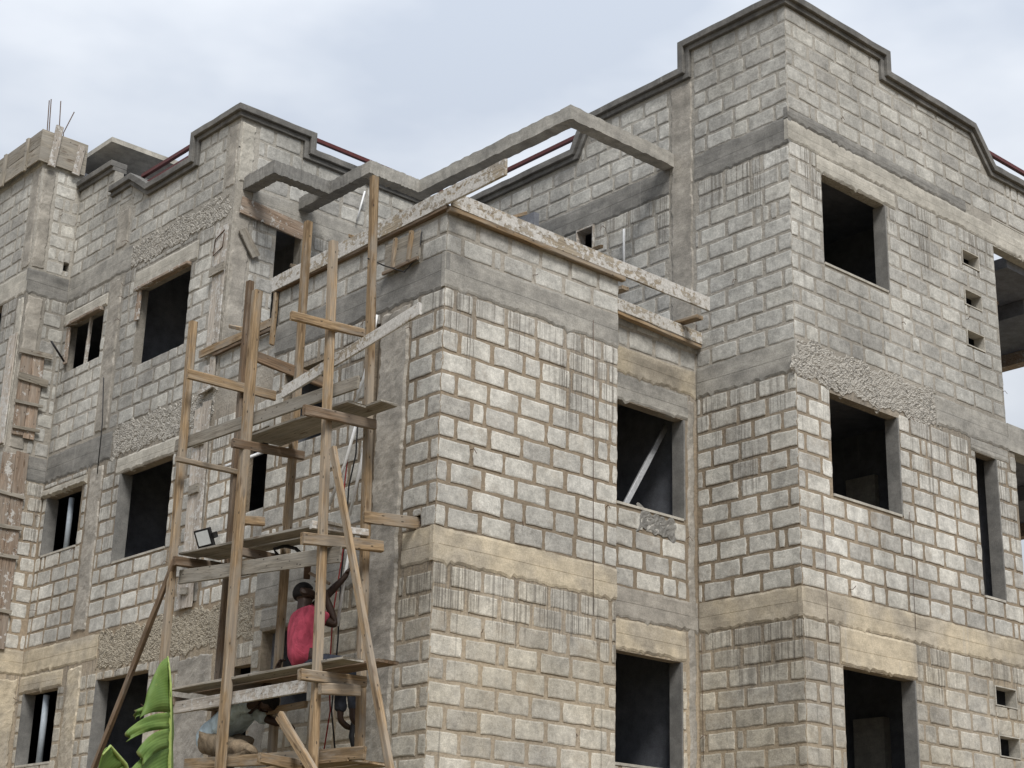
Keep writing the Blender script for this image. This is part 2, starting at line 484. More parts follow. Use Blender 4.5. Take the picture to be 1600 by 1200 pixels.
# parts of the building are written in world coordinates and shifted once when parented
def wall_panel(name, F, u0, u1, z0, z1, holes=(), t=0.15, top=None):
    us = sorted({u0, u1} | {min(max(h[i], u0), u1) for h in holes for i in (0, 1)})
    zs = sorted({z0, z1} | {min(max(h[i], z0), z1) for h in holes for i in (2, 3)})
    def solid(i, j):
        if i < 0 or j < 0 or i >= len(us) - 1 or j >= len(zs) - 1: return False
        uc, zc = (us[i] + us[i + 1]) / 2, (zs[j] + zs[j + 1]) / 2
        return not any(h[0] < uc < h[1] and h[2] < zc < h[3] for h in holes)
    bm = bmesh.new(); vc = {}
    def V(u, w, z):
        k = (round(u, 4), round(w, 4), round(z, 4))
        if k not in vc: vc[k] = bm.verts.new(F.pt(u, w, z))
        return vc[k]
    fw, bw = -0.008, -0.008 - t
    def quad(*a):
        try: bm.faces.new([V(*q) for q in a])
        except ValueError: pass
    for i in range(len(us) - 1):
        for j in range(len(zs) - 1):
            if not solid(i, j): continue
            a, b, c, d = us[i], us[i + 1], zs[j], zs[j + 1]
            quad((a, fw, c), (b, fw, c), (b, fw, d), (a, fw, d))
            quad((a, bw, c), (a, bw, d), (b, bw, d), (b, bw, c))
            if not solid(i - 1, j): quad((a, fw, c), (a, fw, d), (a, bw, d), (a, bw, c))
            if not solid(i + 1, j): quad((b, fw, c), (b, bw, c), (b, bw, d), (b, fw, d))
            if not solid(i, j - 1): quad((a, fw, c), (a, bw, c), (b, bw, c), (b, fw, c))
            if not solid(i, j + 1): quad((a, fw, d), (b, fw, d), (b, bw, d), (a, bw, d))
    if top:                                              # parapet outline above z1: list of (u, z)
        pts = [(top[0][0], z1 - 0.02)] + list(top) + [(top[-1][0], z1 - 0.02)]
        fr = [bm.verts.new(F.pt(u, fw + 0.0005, z)) for u, z in pts]
        bk = [bm.verts.new(F.pt(u, bw + 0.0005, z)) for u, z in pts]
        bm.faces.new(fr); bm.faces.new(bk[::-1])
        for i in range(len(pts)):
            k = (i + 1) % len(pts)
            bm.faces.new((fr[i], fr[k], bk[k], bk[i]))
    return bpart(from_bm(name, bm, M['mortar']))


def wav(u, seed, a=1.0):
    return a * (0.5 * math.sin(u * 7.3 + seed) + 0.3 * math.sin(u * 17.1 + seed * 2.3) + 0.3 * math.sin(u * 41 + seed * 5))


def band(name, F, u0, u1, z0, z1, mat, proud=0.007, wavy=0.012, groove=0.5, parent=None, back=0.06):
    """a ring beam cast between boards: ragged upper and lower edge and the step where two boards met"""
    bm = bmesh.new(); seed = R.uniform(0, 50)
    n = max(2, int((u1 - u0) / 0.05)); rows = []
    for i in range(n + 1):
        u = u0 + (u1 - u0) * i / n
        lo = z0 + wav(u, seed, wavy) + R.uniform(-wavy, wavy) * 1.1 - (R.random() < .08) * R.uniform(0, .05)
        hi = z1 + wav(u, seed + 9, wavy * 0.6) + R.uniform(-1, 1) * wavy * 0.4
        zm = z0 + (z1 - z0) * groove + 0.004 * math.sin(u * 2 + seed)
        p1 = proud + 0.003 * math.sin(u * 3.1 + seed); p2 = p1 - 0.007
        rows.append([F.pt(u, -back, lo), F.pt(u, -0.004, lo), F.pt(u, p1, lo + 0.03), F.pt(u, p1, zm - 0.004), F.pt(u, p2 - 0.004, zm),
                     F.pt(u, p2, zm + 0.006), F.pt(u, p2, hi - 0.03), F.pt(u, -0.004, hi), F.pt(u, -back, hi)])
    V = [[bm.verts.new(p) for p in r] for r in rows]
    for a, b in zip(V, V[1:]):
        for k in range(len(a)):
            l = (k + 1) % len(a)
            bm.faces.new((a[k], a[l], b[l], b[k]))
    bm.faces.new(V[0]); bm.faces.new(V[-1][::-1])
    return bpart(from_bm(name, bm, M[mat]), parent)


def patch(name, F, u0, u1, z0, z1, mat, proud=0.012, amp=0.012, ragged=0.03, step=0.04, parent=None, ends=None):
    """a rough cast surface (honeycombed beam, stripped column) with an uneven outline"""
    nu = max(2, int((u1 - u0) / step)); nz = max(2, int((z1 - z0) / step))
    s1, s2, s3, s4 = (R.uniform(0, 50) for _ in range(4))
    bm = bmesh.new(); G = []
    for i in range(nu + 1):
        col = []
        for j in range(nz + 1):
            fu, fz = i / nu, j / nz
            zz = z0 + (z1 - z0) * fz; uu = u0 + (u1 - u0) * fu
            lo = z0 + wav(uu, s1, ragged); hi = z1 + wav(uu, s2, ragged)
            a = u0 + wav(zz, s3, ragged); b = u1 + wav(zz, s4, ragged)
            if ends: lo += ends(uu)
            z = lo + (hi - lo) * fz; u = a + (b - a) * fu
            rim = i in (0, nu) or j in (0, nz)
            w = -0.03 if rim else proud + R.uniform(-amp, amp)
            col.append(bm.verts.new(F.pt(u + (0 if rim else R.uniform(-1, 1) * step * 0.2), w, z + (0 if rim else R.uniform(-1, 1) * step * 0.2))))
        G.append(col)
    for i in range(nu):
        for j in range(nz):
            q = (G[i][j], G[i + 1][j], G[i + 1][j + 1], G[i][j + 1])
            bm.faces.new(q if F.axis == 'x' else q[::-1])
    return bpart(from_bm(name, bm, M[mat], None, False), parent)


def fbox(name, F, u0, u1, w0, w1, z0, z1, mat, parent=None):
    a, b = F.pt(u0, w0, z0), F.pt(u1, w1, z1)
    lo = [min(a[i], b[i]) for i in range(3)]; hi = [max(a[i], b[i]) for i in range(3)]
    return bpart(box(name, lo, hi, M[mat]), parent)


# ------------------------------------------------------------------ ground (structure)
bm = bmesh.new()
n = 40
gv = [[bm.verts.new((math.copysign(abs(i / n * 2 - 1) ** 3, i - n / 2) * 900, math.copysign(abs(j / n * 2 - 1) ** 3, j - n / 2) * 900,
                     GZ + (0.05 * math.sin(i * 1.7) * math.cos(j * 1.3)))) for j in range(n + 1)] for i in range(n + 1)]
for i in range(n):
    for j in range(n): bm.faces.new((gv[i][j], gv[i + 1][j], gv[i + 1][j + 1], gv[i][j + 1]))
g = from_bm('ground', bm, M['ground']); g['kind'] = 'structure'
for f in g.data.polygons:
    if f.normal.z < 0: f.flip()

# ------------------------------------------------------------------ walls
B3, B2, B1 = (10.26, 10.66), (7.08, 7.5), (3.95, 4.33)
HOLES = {
    'F1': [],
    'F2': [(2.17, 3.17, 2.59, 3.57), (2.18, 3.1, 5.81, 6.78), (1.165, 1.255, 4.6, 6.95), (.25, .40, 4.36, 4.49)],
    'F3': [(3.3, 4.65, 5.38, 6.73), (3.3, 4.58, 2.2, 3.54)],
    'F4': [(2.6, 2.96, 9.3, 10.26)],
    'F5': [(5.55, 6.98, 8.75, 10.05), (5.55, 7.02, 5.6, 6.95), (5.62, 7.1, 2.1, 3.46), (8.81, 9.25, 9.74, 9.98), (8.81, 9.25, 9.10, 9.35),
           (8.80, 9.25, 8.47, 8.72), (8.9, 9.42, 3.36, 3.63), (8.92, 9.42, 2.69, 2.98), (8.82, 9.36, 4.83, 6.88)],
    'F6': [(1.57, 2.0, 7.5, 10.25), (2.72, 2.98, 9.78, 10.08)],
    'F7': [(7.06, 8.57, 8.43, 9.74), (7.04, 8.57, 5.36, 6.73), (7.15, 8.63, 2.3, 3.64), (9.7, 10.88, 8.9, 9.75), (9.76, 10.93, 5.82, 6.78),
           (9.8, 10.93, 2.55, 3.65), (4.1, 5.16, 5.5, 6.62), (4.1, 5.05, 2.4, 3.45)],
    'F8': [tuple(round(v, 3) for v in (on(99, 417, y=11.07).x, on(108, 417, y=11.07).x, on(103, 424, y=11.07).z, on(103, 410, y=11.07).z))],
    'F9': [(11.93, 13.1, 8.9, 10.2)],
}
TOP4 = [(-1.04 + 0.14, 12.35), (0.67, 12.35), (0.67, 11.92), (2.70, 11.9), (2.95, 11.44), (6.1, 11.42)]
TOP5 = [(4.878, 12.35), (6.98, 12.35), (6.98, 12.03), (9.22, 12.0), (9.70, 11.46), (14.0, 11.5)]
TOP6 = [(0.95, 11.78), (1.93, 11.78), (1.93, 11.5), (4.9, 11.48)]
TOP7 = [(6.008, 11.78), (7.12, 11.78), (7.12, 11.36), (8.62, 11.36), (9.2, 11.74), (9.86, 11.74), (9.86, 12.24), (11.09, 12.28)]
WALLS = {
    'F1': wall_panel('wall', F1, 0.158, 2.75, GZ - 0.2, 8.06, HOLES['F1']),
    'F2': wall_panel('wall', F2, 0.008, 3.36, GZ - 0.2, 8.06, HOLES['F2']),
    'F3': wall_panel('wall', F3, 2.6, 4.9, GZ - 0.2, 8.06, HOLES['F3']),
    'F4': wall_panel('wall', F4, -1.032, 6.1, GZ - 0.2, 11.3, HOLES['F4'], top=[(-1.0319, 12.35)] + TOP4[1:]),
    'F5': wall_panel('wall', F5, 5.028, 9.68, GZ - 0.2, 11.3, HOLES['F5'], top=[(5.028, 12.35)] + TOP5[1:4] + [(9.68, 11.62)]),
    'F6': wall_panel('wall', F6, 0.948, 4.9, 7.3, 11.3, HOLES['F6'], top=TOP6),
    'F7': wall_panel('wall', F7, 3.0, 6.0, GZ - 0.2, 8.0, HOLES['F7']),
    'F8': wall_panel('wall', F8, 0.208, 0.83, GZ - 0.2, 12.75, HOLES['F8']),
    'F9': wall_panel('wall', F9, 11.078, 16.5, GZ - 0.2, 12.75, HOLES['F9']),
}
w7 = wall_panel('wall', F7, 6.008, 11.1, GZ - 0.2, 11.3, HOLES['F7'], top=TOP7)
WALLS['F7b'] = w7
# the return walls and backs that close the volume
box_parts = [
    ('wall', (0.158, 3.21, GZ), (0.80, 3.355, 7.95)), ('wall', (2.6, 0.158, GZ), (2.745, 0.66, 7.95)),
    ('wall', (9.53, -0.88, GZ), (9.678, 16.3, 11.3)), ('wall', (0.2, 16.3, GZ), (9.678, 16.48, 11.3)),
    ('wall', (0.83, 11.2, 10.6), (0.98, 16.3, 12.7)),
    ('partition_wall', (4.80, 0.83, GZ), (4.855, 3.1, 7.25)), ('partition_wall', (0.95, 9.1, GZ), (4.4, 9.2, 10.5)), ('partition_wall', (4.3, 3.3, GZ), (4.4, 9.1, 10.5)),
    ('partition_wall', (4.4, 9.1, GZ), (4.5, 16.3, 10.5)), ('partition_wall', (5.03, 2.6, GZ), (9.53, 2.7, 10.5)),
    ('partition_wall', (8.1, -0.88, GZ), (8.2, 2.6, 10.5)), ('partition_wall', (0.158, 3.1, GZ), (4.87, 3.2, 7.3)),
    ('partition_wall', (7.2, 0.9, GZ), (7.3, 2.6, 10.5)), ('partition_wall', (2.3, 6.15, 7.5), (2.4, 9.1, 10.5)),
    ('partition_wall', (0.95, 6.2, GZ), (4.3, 6.3, 7.3)), ('partition_wall', (2.4, 0.8, GZ), (2.5, 3.1, 7.3)),
]
for (pa, pb, yy, z0, z1) in (((1366, 740), (1392, 740), 0.1, 4.33, 6.6), ((1380, 1120), (1418, 1120), 0.1, 1.16, 3.2), ((1352, 420), (1374, 420), 0.1, 7.48, 9.4)):
    xa, xb = on(*pa, y=yy).x, on(*pb, y=yy).x
    bpart(box('door_pier', (xa, yy, z0), (xb, yy + .5, z1), M['pale']))
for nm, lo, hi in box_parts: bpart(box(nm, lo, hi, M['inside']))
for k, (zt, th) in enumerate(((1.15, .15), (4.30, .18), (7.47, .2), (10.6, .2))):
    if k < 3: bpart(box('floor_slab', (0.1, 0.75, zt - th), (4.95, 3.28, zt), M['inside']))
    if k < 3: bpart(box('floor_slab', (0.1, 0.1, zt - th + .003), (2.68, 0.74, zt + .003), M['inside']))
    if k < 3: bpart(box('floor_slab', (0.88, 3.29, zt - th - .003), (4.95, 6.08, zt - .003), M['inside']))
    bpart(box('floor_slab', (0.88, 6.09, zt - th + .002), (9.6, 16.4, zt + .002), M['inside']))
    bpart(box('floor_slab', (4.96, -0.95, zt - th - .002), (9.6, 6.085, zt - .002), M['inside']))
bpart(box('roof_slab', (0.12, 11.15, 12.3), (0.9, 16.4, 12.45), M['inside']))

# ring beams, face by face
for args in (
    (F1, -0.014, 2.752, *B2, 'grey'), (F1, -0.014, 2.752, *B1, 'yellow'),
    (F2, 0.0, 3.362, *B2, 'dark'), (F2, 0.0, 0.55, *B1, 'yellow'), (F2, 1.2, 3.362, 3.86, 4.33, 'grey'),
    (F3, 2.72, 4.865, 7.1, 7.45, 'yellow'), (F3, 2.72, 4.865, 3.95, 4.33, 'rough'), (F3, 2.72, 4.64, 3.56, 3.93, 'yellow'),
    (F4, -1.04, 0.62, *B3, 'dark'), (F4, 1.1, 5.99, 10.24, 10.64, 'dark'), (F4, -1.04, 0.62, *B2, 'grey'), (F4, -1.04, 0.62, *B1, 'yellow'),
    (F5, 4.856, 14.0, 10.32, 10.62, 'pale'), (F5, 4.856, 9.0, 10.63, 10.80, 'dark'), (F5, 7.9, 9.7, *B2, 'grey'), (F5, 4.856, 9.7, *B1, 'yellow'),
    (F6, 1.1, 4.88, 10.3, 10.72, 'grey'),
    (F7, 8.95, 11.06, 10.2, 10.62, 'grey'), (F7, 8.95, 11.06, 7.05, 7.5, 'dark'), (F7, 8.7, 11.06, B1[0], B1[1], 'yellow'),
    (F8, 0.05, 0.785, 10.2, 10.62, 'dark'), (F8, 0.4, 0.785, 7.05, 7.45, 'dark'), (F8, 0.05, 0.785, 3.95, 4.33, 'yellow'),
    (F9, 11.08, 16.4, 10.2, 10.62, 'pale'), (F9, 11.08, 16.4, 7.05, 7.45, 'grey'),
): band('ring_beam', *args)
patch('ring_beam', F5, 4.86, 8.0, 6.98, 7.56, 'pebble', 0.002, 0.008, 0.07, 0.035)
patch('ring_beam', F7, 6.1, 9.0, 10.16, 10.62, 'pebble', 0.002, 0.008, 0.07, 0.035)
patch('ring_beam', F7, 6.02, 8.95, 7.0, 7.56, 'pebble', 0.002, 0.008, 0.07, 0.035)
patch('ring_beam', F7, 4.6, 8.7, 3.75, 4.36, 'pebble_warm', 0.002, 0.008, 0.07, 0.035)
# lintels
for F, u0, u1, z0, z1, mat, pr in (
    (F7, 6.9, 8.75, 9.75, 10.06, 'pale', .012), (F7, 9.62, 11.05, 9.76, 9.98, 'pale', .02), (F7, 9.62, 11.05, 6.79, 6.93, 'pale', .05),
    (F7, 6.9, 8.7, 6.74, 6.99, 'pale', .012), (F7, 9.7, 11.05, 3.66, 3.92, 'yellow', .012), (F3, 2.72, 4.7, 6.74, 7.08, 'grey', .010),
    (F5, 5.45, 7.2, 10.06, 10.30, 'pale', .010), (F5, 5.58, 7.14, 3.47, 3.94, 'yellow', .014), (F2, 2.1, 3.2, 3.58, 3.85, 'grey', .01),
    (F5, 8.72, 9.66, 6.89, 7.07, 'grey', .006)):
    band('lintel', F, u0, u1, z0, z1, mat, pr, 0.008, 0.45)
# columns
for F, u0, u1, z0, z1, mat, pr, amp in (
    (F2, 0.60, 1.16, GZ, 7.06, 'rough', .03, .008), (F4, 0.64, 1.09, 7.5, 11.9, 'rough', .012, .003), (F3, 4.67, 4.868, GZ, 7.05, 'rough', .014, .008),
    (F7, 9.14, 9.56, 7.55, 10.15, 'rough', .02, .007), (F7, 9.10, 9.55, 4.4, 7.02, 'rough', .02, .008), (F7, 9.08, 9.55, GZ, 3.92, 'yellow', .02, .01),
    (F7, 9.14, 9.56, 10.66, 11.4, 'rough', .015, .005), (F6, 0.80, 1.10, 10.72, 11.74, 'pale', .012, .008), (F6, 0.80, 1.14, 7.5, 10.28, 'rough', .008, .003),
    (F7, 6.005, 6.32, 10.64, 11.74, 'rough', .010, .005), (F7, 6.005, 6.34, 7.56, 10.14, 'rough', .006, .004), (F7, 6.005, 6.34, 4.4, 6.98, 'rough', .006, .004),
    (F7, 5.5, 6.4, GZ, 3.72, 'rough', .008, .008),
    (F8, 0.06, 0.34, 10.64, 12.5, 'rough', .010, .006), (F9, 11.09, 11.4, 10.64, 12.5, 'rough', .010, .006), (F8, 0.06, 0.4, 7.5, 10.18, 'rough', .01, .004),
    (F8, 0.05, 0.78, GZ, 3.9, 'yellow', .008, .006), (F9, 11.09, 11.36, 7.5, 10.16, 'pale', .012, .006), (F2, 2.95, 3.34, GZ, 2.55, 'rough', .01, .006)):
    patch('column', F, u0, u1, z0, z1, mat, pr * 0.6, amp * 0.45, 0.02, 0.05)

# smooth rendered jambs and sills of the openings
for F, h, sides in ((F5, HOLES['F5'][1], 'r'), (F5, HOLES['F5'][2], 'r'), (F5, HOLES['F5'][8], 'r'), (F3, HOLES['F3'][0], 'r'), (F3, HOLES['F3'][1], 'r'),
                    (F7, HOLES['F7'][1], 'r'), (F7, HOLES['F7'][2], 'r'), (F7, HOLES['F7'][4], 'r'), (F7, HOLES['F7'][5], 'r'), (F5, HOLES['F5'][0], 'r')):
    u0, u1, z0, z1 = h
    fbox('window_jamb', F, u1 - 0.03, u1 - 0.002, -0.2, 0.004, z0 + 0.002, z1 - 0.002, 'plaster')
    fbox('window_sill', F, u0 + 0.002, u1 - 0.032, -0.17, 0.008, z0 - 0.02, z0 + 0.012, 'pale')
for h in HOLES['F5'][3:8]:
    u0, u1, z0, z1 = h
    for a in ((u0 + .001, u0 + .016, z0 + .001, z1 - .001), (u1 - .016, u1 - .001, z0 + .001, z1 - .001),
              (u0 + .017, u1 - .017, z0 + .001, z0 + .016), (u0 + .017, u1 - .017, z1 - .016, z1 - .001)):
        fbox('vent_frame', F5, a[0], a[1], -0.162, 0.010, a[2], a[3], 'pale')


# ------------------------------------------------------------------ copings on the parapets
def coping(F, path, t=0.1, ext0=0.0, ext1=0.0):
    path = [Vector((u, z)) for u, z in path]
    d0 = (path[1] - path[0]).normalized(); d1 = (path[-1] - path[-2]).normalized()
    fine = []
    for a_, b_ in zip(path, path[1:]):
        k_ = max(1, int((b_ - a_).length / 0.22))
        fine += [a_.lerp(b_, i_ / k_) for i_ in range(k_)]
    path = fine + [path[-1]]
    e0, e1 = path[0].copy(), path[-1].copy()
    def off(dist):
        out = []
        for i, p in enumerate(path):
            ns = []
            for a, b in ((i - 1, i), (i, i + 1)):
                if a >= 0 and b < len(path):
                    d = (path[b] - path[a]).normalized(); ns.append(Vector((-d.y, d.x)))
            nn = sum(ns, Vector((0, 0))).normalized()
            k = 1 / max(0.4, nn.dot(ns[0]))
            out.append(p + nn * dist * k)
        return out
    bm = bmesh.new()
    for d0_, d1_, pr in ((0.0, 0.075, 0.045), (0.077, 0.18, 0.095)):
        path[0] = e0 - d0 * (pr if ext0 else 0); path[-1] = e1 + d1 * (pr if ext1 else 0)
        lo, hi = off(d0_), off(d1_)
        rows = []
        for a, b in zip(lo, hi):
            j = R.uniform(-.004, .004); jz = R.uniform(-.005, .005)
            rows.append([bm.verts.new(F.pt(a.x, pr + j, a.y + jz * .6)), bm.verts.new(F.pt(b.x, pr + j, b.y + jz)),
                         bm.verts.new(F.pt(b.x, -0.21, b.y)), bm.verts.new(F.pt(a.x, -0.21, a.y))])
        for r, q in zip(rows, rows[1:]):
            for k in range(4): bm.faces.new((r[k], r[(k + 1) % 4], q[(k + 1) % 4], q[k]))
        bm.faces.new(rows[0]); bm.faces.new(rows[-1][::-1])
    o = from_bm('coping', bm, M['coping'])
    bv = o.modifiers.new('bevel', 'BEVEL'); bv.width = 0.008; bv.segments = 2
    return bpart(o)


def up(path, dz=0.0): return [(u, z + dz) for u, z in path]
# path direction chosen so that the offset side is up
coping(F5, [(4.87, 12.35), (6.98, 12.35), (6.98, 12.03), (9.22, 12.0), (9.70, 11.46), (14.0, 11.5)], ext0=0.094)
coping(F4, [(-1.038, 12.35), (0.67, 12.35), (0.67, 11.92), (2.70, 11.9), (2.95, 11.44), (5.8, 11.42)])
coping(F6, [(0.79, 11.78), (1.93, 11.78), (1.93, 11.5), (4.6, 11.48)], ext0=0.094)
coping(F7, [(6.002, 11.78), (7.12, 11.78), (7.12, 11.36), (8.62, 11.36), (9.2, 11.74), (9.86, 11.74)])
coping(F7, [(9.865, 12.24), (11.05, 12.24)])

# parapet railing tubes
def tube(name, pts, r, mat, parent=None, seg=8, smooth=True):
    bm = bmesh.new(); rings = []
    pts = [Vector(p) for p in pts]
    for i, p in enumerate(pts):
        d = (pts[min(i + 1, len(pts) - 1)] - pts[max(i - 1, 0)]).normalized()
        a = d.orthogonal().normalized() if i == 0 else (a - d * a.dot(d)).normalized()
        b = d.cross(a)
        rings.append([bm.verts.new(p + (a * math.cos(t) + b * math.sin(t)) * (r if not callable(r) else r(i / (len(pts) - 1)))) for t in
                      [2 * math.pi * k / seg for k in range(seg)]])
    for q, s in zip(rings, rings[1:]):
        for k in range(seg): bm.faces.new((q[k], q[(k + 1) % seg], s[(k + 1) % seg], s[k]))
    bm.faces.new(rings[0][::-1]); bm.faces.new(rings[-1])
    o = from_bm(name, bm, mat if not isinstance(mat, str) else M[mat])
    if smooth and seg > 4: o.data.polygons.foreach_set('use_smooth', [len(f.vertices) == 4 for f in o.data.polygons])
    if parent is not None: bpart(o, parent) if parent is building else adopt(o, parent)
    return o


for a, b in (((5.0, 2.9, 11.94), (5.0, 6.0, 11.92)), ((5.0, 3.0, 11.69), (5.0, 6.0, 11.66)),
             ((0.9, 7.2, 11.91), (0.9, 9.1, 11.91)), ((0.9, 7.2, 11.72), (0.9, 8.95, 11.72)),
             ((2.05, 6.1, 11.95), (4.9, 6.1, 11.93)), ((2.05, 6.1, 11.74), (4.9, 6.1, 11.72)),
             ((9.5, -0.94, 11.96), (14.0, -0.94, 11.94)), ((9.6, -0.94, 11.74), (14.0, -0.94, 11.73))):
    tube('railing', [a, b], 0.042, 'rail', building, 4)

# ------------------------------------------------------------------ concrete pergola over the terrace
ZP0, ZP1 = 10.63, 10.83
def pbeam(lo, hi):
    n = 34
    ax = 0 if hi[0] - lo[0] > hi[1] - lo[1] else 1
    bm = bmesh.new(); rows = []
    for i in range(n + 1):
        q = lo[ax] + (hi[ax] - lo[ax]) * i / n
        o = 1 - ax; r = []
        for (s, z) in ((lo[o], ZP0), (lo[o], ZP1), (hi[o], ZP1), (hi[o], ZP0)):
            p = [0, 0, z + R.uniform(-.010, .010)]
            p[ax] = q; p[o] = s + R.uniform(-.004, .004); r.append(bm.verts.new(p))
        rows.append(r)
    for a, b in zip(rows, rows[1:]):
        for k in range(4): bm.faces.new((a[k], a[(k + 1) % 4], b[(k + 1) % 4], b[k]))
    bm.faces.new(rows[0]); bm.faces.new(rows[-1][::-1])
    return from_bm('pergola_beam', bm, None)


for lo, hi, mt in (((2.83, 1.0), (4.9, 1.2), 'grey'), ((2.83, 1.2), (3.03, 4.42), 'grey'), ((1.92, 4.22), (2.83, 4.42), 'grey'),
                   ((1.92, 4.42), (2.12, 6.05), 'dark'), ((0.93, 5.2), (1.92, 5.4), 'dark'), ((0.93, 5.4), (1.13, 6.05), 'dark'), ):
    o = pbeam(lo, hi); o.data.materials.append(M[mt]); bpart(o)

# thin canopy slab on the roof and the tower head
bpart(box('roof_canopy', (0.95, 10.45, 13.06), (4.0, 14.5, 13.15), M['pale']))
bpart(box('wall', (1.6, 11.3, 10.6), (1.75, 14.4, 13.0), M['inside']))
tw = [on(76, 225, y=11.15), on(93, 225, y=11.2), on(98, 225, y=11.25)]
for (px, py), (qx, qy), yy in (((73, 215), (77, 157), 11.2), ((76, 215), (80, 155), 11.25), ((92, 212), (95, 158), 11.35), ((99, 208), (116, 175), 11.45)):
    tube('starter_bar', [on(px, py + 25, y=yy), on(px, py, y=yy), on(qx, qy, y=yy)], 0.009, 'rebar', building, 6)

# ------------------------------------------------------------------ open verandas at the right end
for zt, th in ((10.36, 0.18), (7.34, 0.2), (4.2, 0.2)):
    bpart(box('veranda_slab', (9.69, -0.35, zt - th), (13.8, 9.0, zt), M['inside']))
    bpart(box('veranda_slab', (9.69, -.87, zt - th + .002), (9.95, -.352, zt - .002), M['inside']))
    bpart(box('veranda_slab', (10.3, -.87, zt - th + .002), (13.6, -.352, zt - .002), M['inside']))
    bpart(box('veranda_beam', (13.62, -0.9, zt - th - 0.22), (13.85, 9.0, zt - th - 0.004), M['wood_red']))
bpart(box('wall', (9.69, -1.03, 10.76), (14.0, -0.88, 11.5), M['mortar']))
bpart(box('veranda_beam', (9.69, -1.05, 7.09), (14.0, -0.8, 7.5), M['grey']))
bpart(box('veranda_beam', (9.69, -1.03, 10.30), (14.0, -0.88, 10.75), M['pale']))
bpart(box('wall', (9.69, -1.03, GZ), (9.85, 1.0, 7.085), M['mortar']))
bpart(box('veranda_beam', (11.6, -0.34, 9.93), (11.8, 9, 10.17), M['inside']))
bpart(box('veranda_beam', (11.6, -0.34, 6.9), (11.8, 9, 7.13), M['inside']))
bpart(box('column', (13.75, -1.04, GZ), (14.0, -0.79, 10.3), M['grey']))
bm = bmesh.new()
bm_box(bm, (9.75, -0.2, 9.98), (11.1, 0.9, 10.04))
o = from_bm('ceiling_board', bm, M['wood_red']); o.rotation_euler = (0, 0, 0); bpart(o)

# ------------------------------------------------------------------ concrete blocks
def rows_for(F, name, u0, u1, zlo, zhi, start, pitch=0.24):
    n = max(1, round((zhi - zlo) / pitch)); ph = (zhi - zlo) / n
    out = []
    for r in range(n):
        z0 = zlo + r * ph + 0.015; z1 = zlo + (r + 1) * ph - 0.017
        par = (r + start) % 2
        side = 1 if F.axis == 'x' else 1
        u = u0; first = True
        while u < u1 - 0.03:
            L = 0.45 * R.uniform(0.96, 1.02)
            if first:
                L = L if par else R.choice((0.13, 0.14, 0.22))
                if par == 0 and L < 0.2 and R.random() < 0.3: L = 0.2
            elif R.random() < 0.10: L = R.choice((0.10, 0.16, 0.24, 0.3))
            first = False
            b = min(u + L, u1)
            out.append((u, b, z0, z1))
            u = b + R.uniform(0.028, 0.046)
    return out


def cut(pieces, rects):
    for (a, b, c, d) in rects:
        nxt = []
        for (u0, u1, z0, z1) in pieces:
            if u1 <= a or u0 >= b or z1 <= c or z0 >= d:
                nxt.append((u0, u1, z0, z1)); continue
            if u0 < a: nxt.append((u0, a, z0, z1))
            if u1 > b: nxt.append((b, u1, z0, z1))
            m0, m1 = max(u0, a), min(u1, b)
            if c - z0 > 0.06: nxt.append((m0, m1, z0, c))
            if z1 - d > 0.06: nxt.append((m0, m1, d, z1))
        pieces = [p for p in nxt if p[1] - p[0] > 0.05 and p[3] - p[2] > 0.05]
    return pieces


def grow(h, e=0.0): return (h[0] - e, h[1] + e, h[2] - e, h[3] + e)
LO = 2.0 - 0.72            # first course that shows
blocks = []                # (face, wall key, u0, u1, z0, z1, facing reversed)
def lay(F, key, regions, rects):
    for (u0, u1, zlo, zhi, st) in regions:
        for p in cut(rows_for(F, key, u0, u1, zlo, zhi, st), rects): blocks.append((F, key) + p)


G_ = lambda k: [grow(h) for h in HOLES[k]]
lay(F1, 'F1', [(0.0, 2.752, 7.5, 7.98, 0), (0.0, 2.752, 4.33, 7.08, 0), (0.0, 2.752, 0.95, 3.95, 1)], G_('F1'))
lay(F2, 'F2', [(0.0, 3.362, 7.5, 7.98, 1), (0.0, 3.362, 4.33, 7.08, 1), (0.0, 3.362, 0.95, 3.86, 0)], G_('F2') + [(0.58, 1.19, -3, 7.06)])
lay(F3, 'F3', [(2.76, 4.86, 7.46, 7.98, 0), (2.76, 4.86, 4.33, 7.08, 1), (2.76, 4.86, 0.95, 3.95, 0)], G_('F3') + [(4.66, 4.9, -3, 7.1), (2.7, 4.72, 6.72, 7.1), (2.7, 4.66, 3.5, 3.95)])
lay(F4, 'F4', [(-1.04, 5.99, 10.66, 12.35, 0), (-1.04, 5.99, 7.5, 10.25, 1), (-1.04, 0.63, 4.33, 7.08, 0), (-1.04, 0.63, 0.95, 3.95, 1)],
    G_('F4') + [(0.62, 1.1, 7.5, 13), (0.67, 9, 11.9, 13), (2.72, 9, 11.66, 13), (2.9, 9, 11.42, 13)])
lay(F5, 'F5', [(4.87, 9.68, 10.78, 12.35, 1), (4.87, 9.68, 7.55, 10.32, 0), (4.87, 9.85, 4.33, 7.02, 1), (4.87, 9.85, 0.95, 3.95, 0)],
    G_('F5') + [(6.98, 15, 12.0, 13), (9.3, 15, 11.72, 13), (9.5, 15, 11.46, 13), (5.44, 7.2, 10.05, 10.32), (5.57, 7.15, 3.46, 3.95), (8.72, 9.7, 6.88, 7.1)])
lay(F5, 'F5', [(9.68, 14.0, 10.78, 11.5, 1)], [])
lay(F6, 'F6', [(0.79, 4.87, 10.74, 11.78, 1), (0.79, 4.87, 7.5, 10.3, 0)], G_('F6') + [(0.7, 1.14, 7, 13), (1.93, 9, 11.48, 13)])
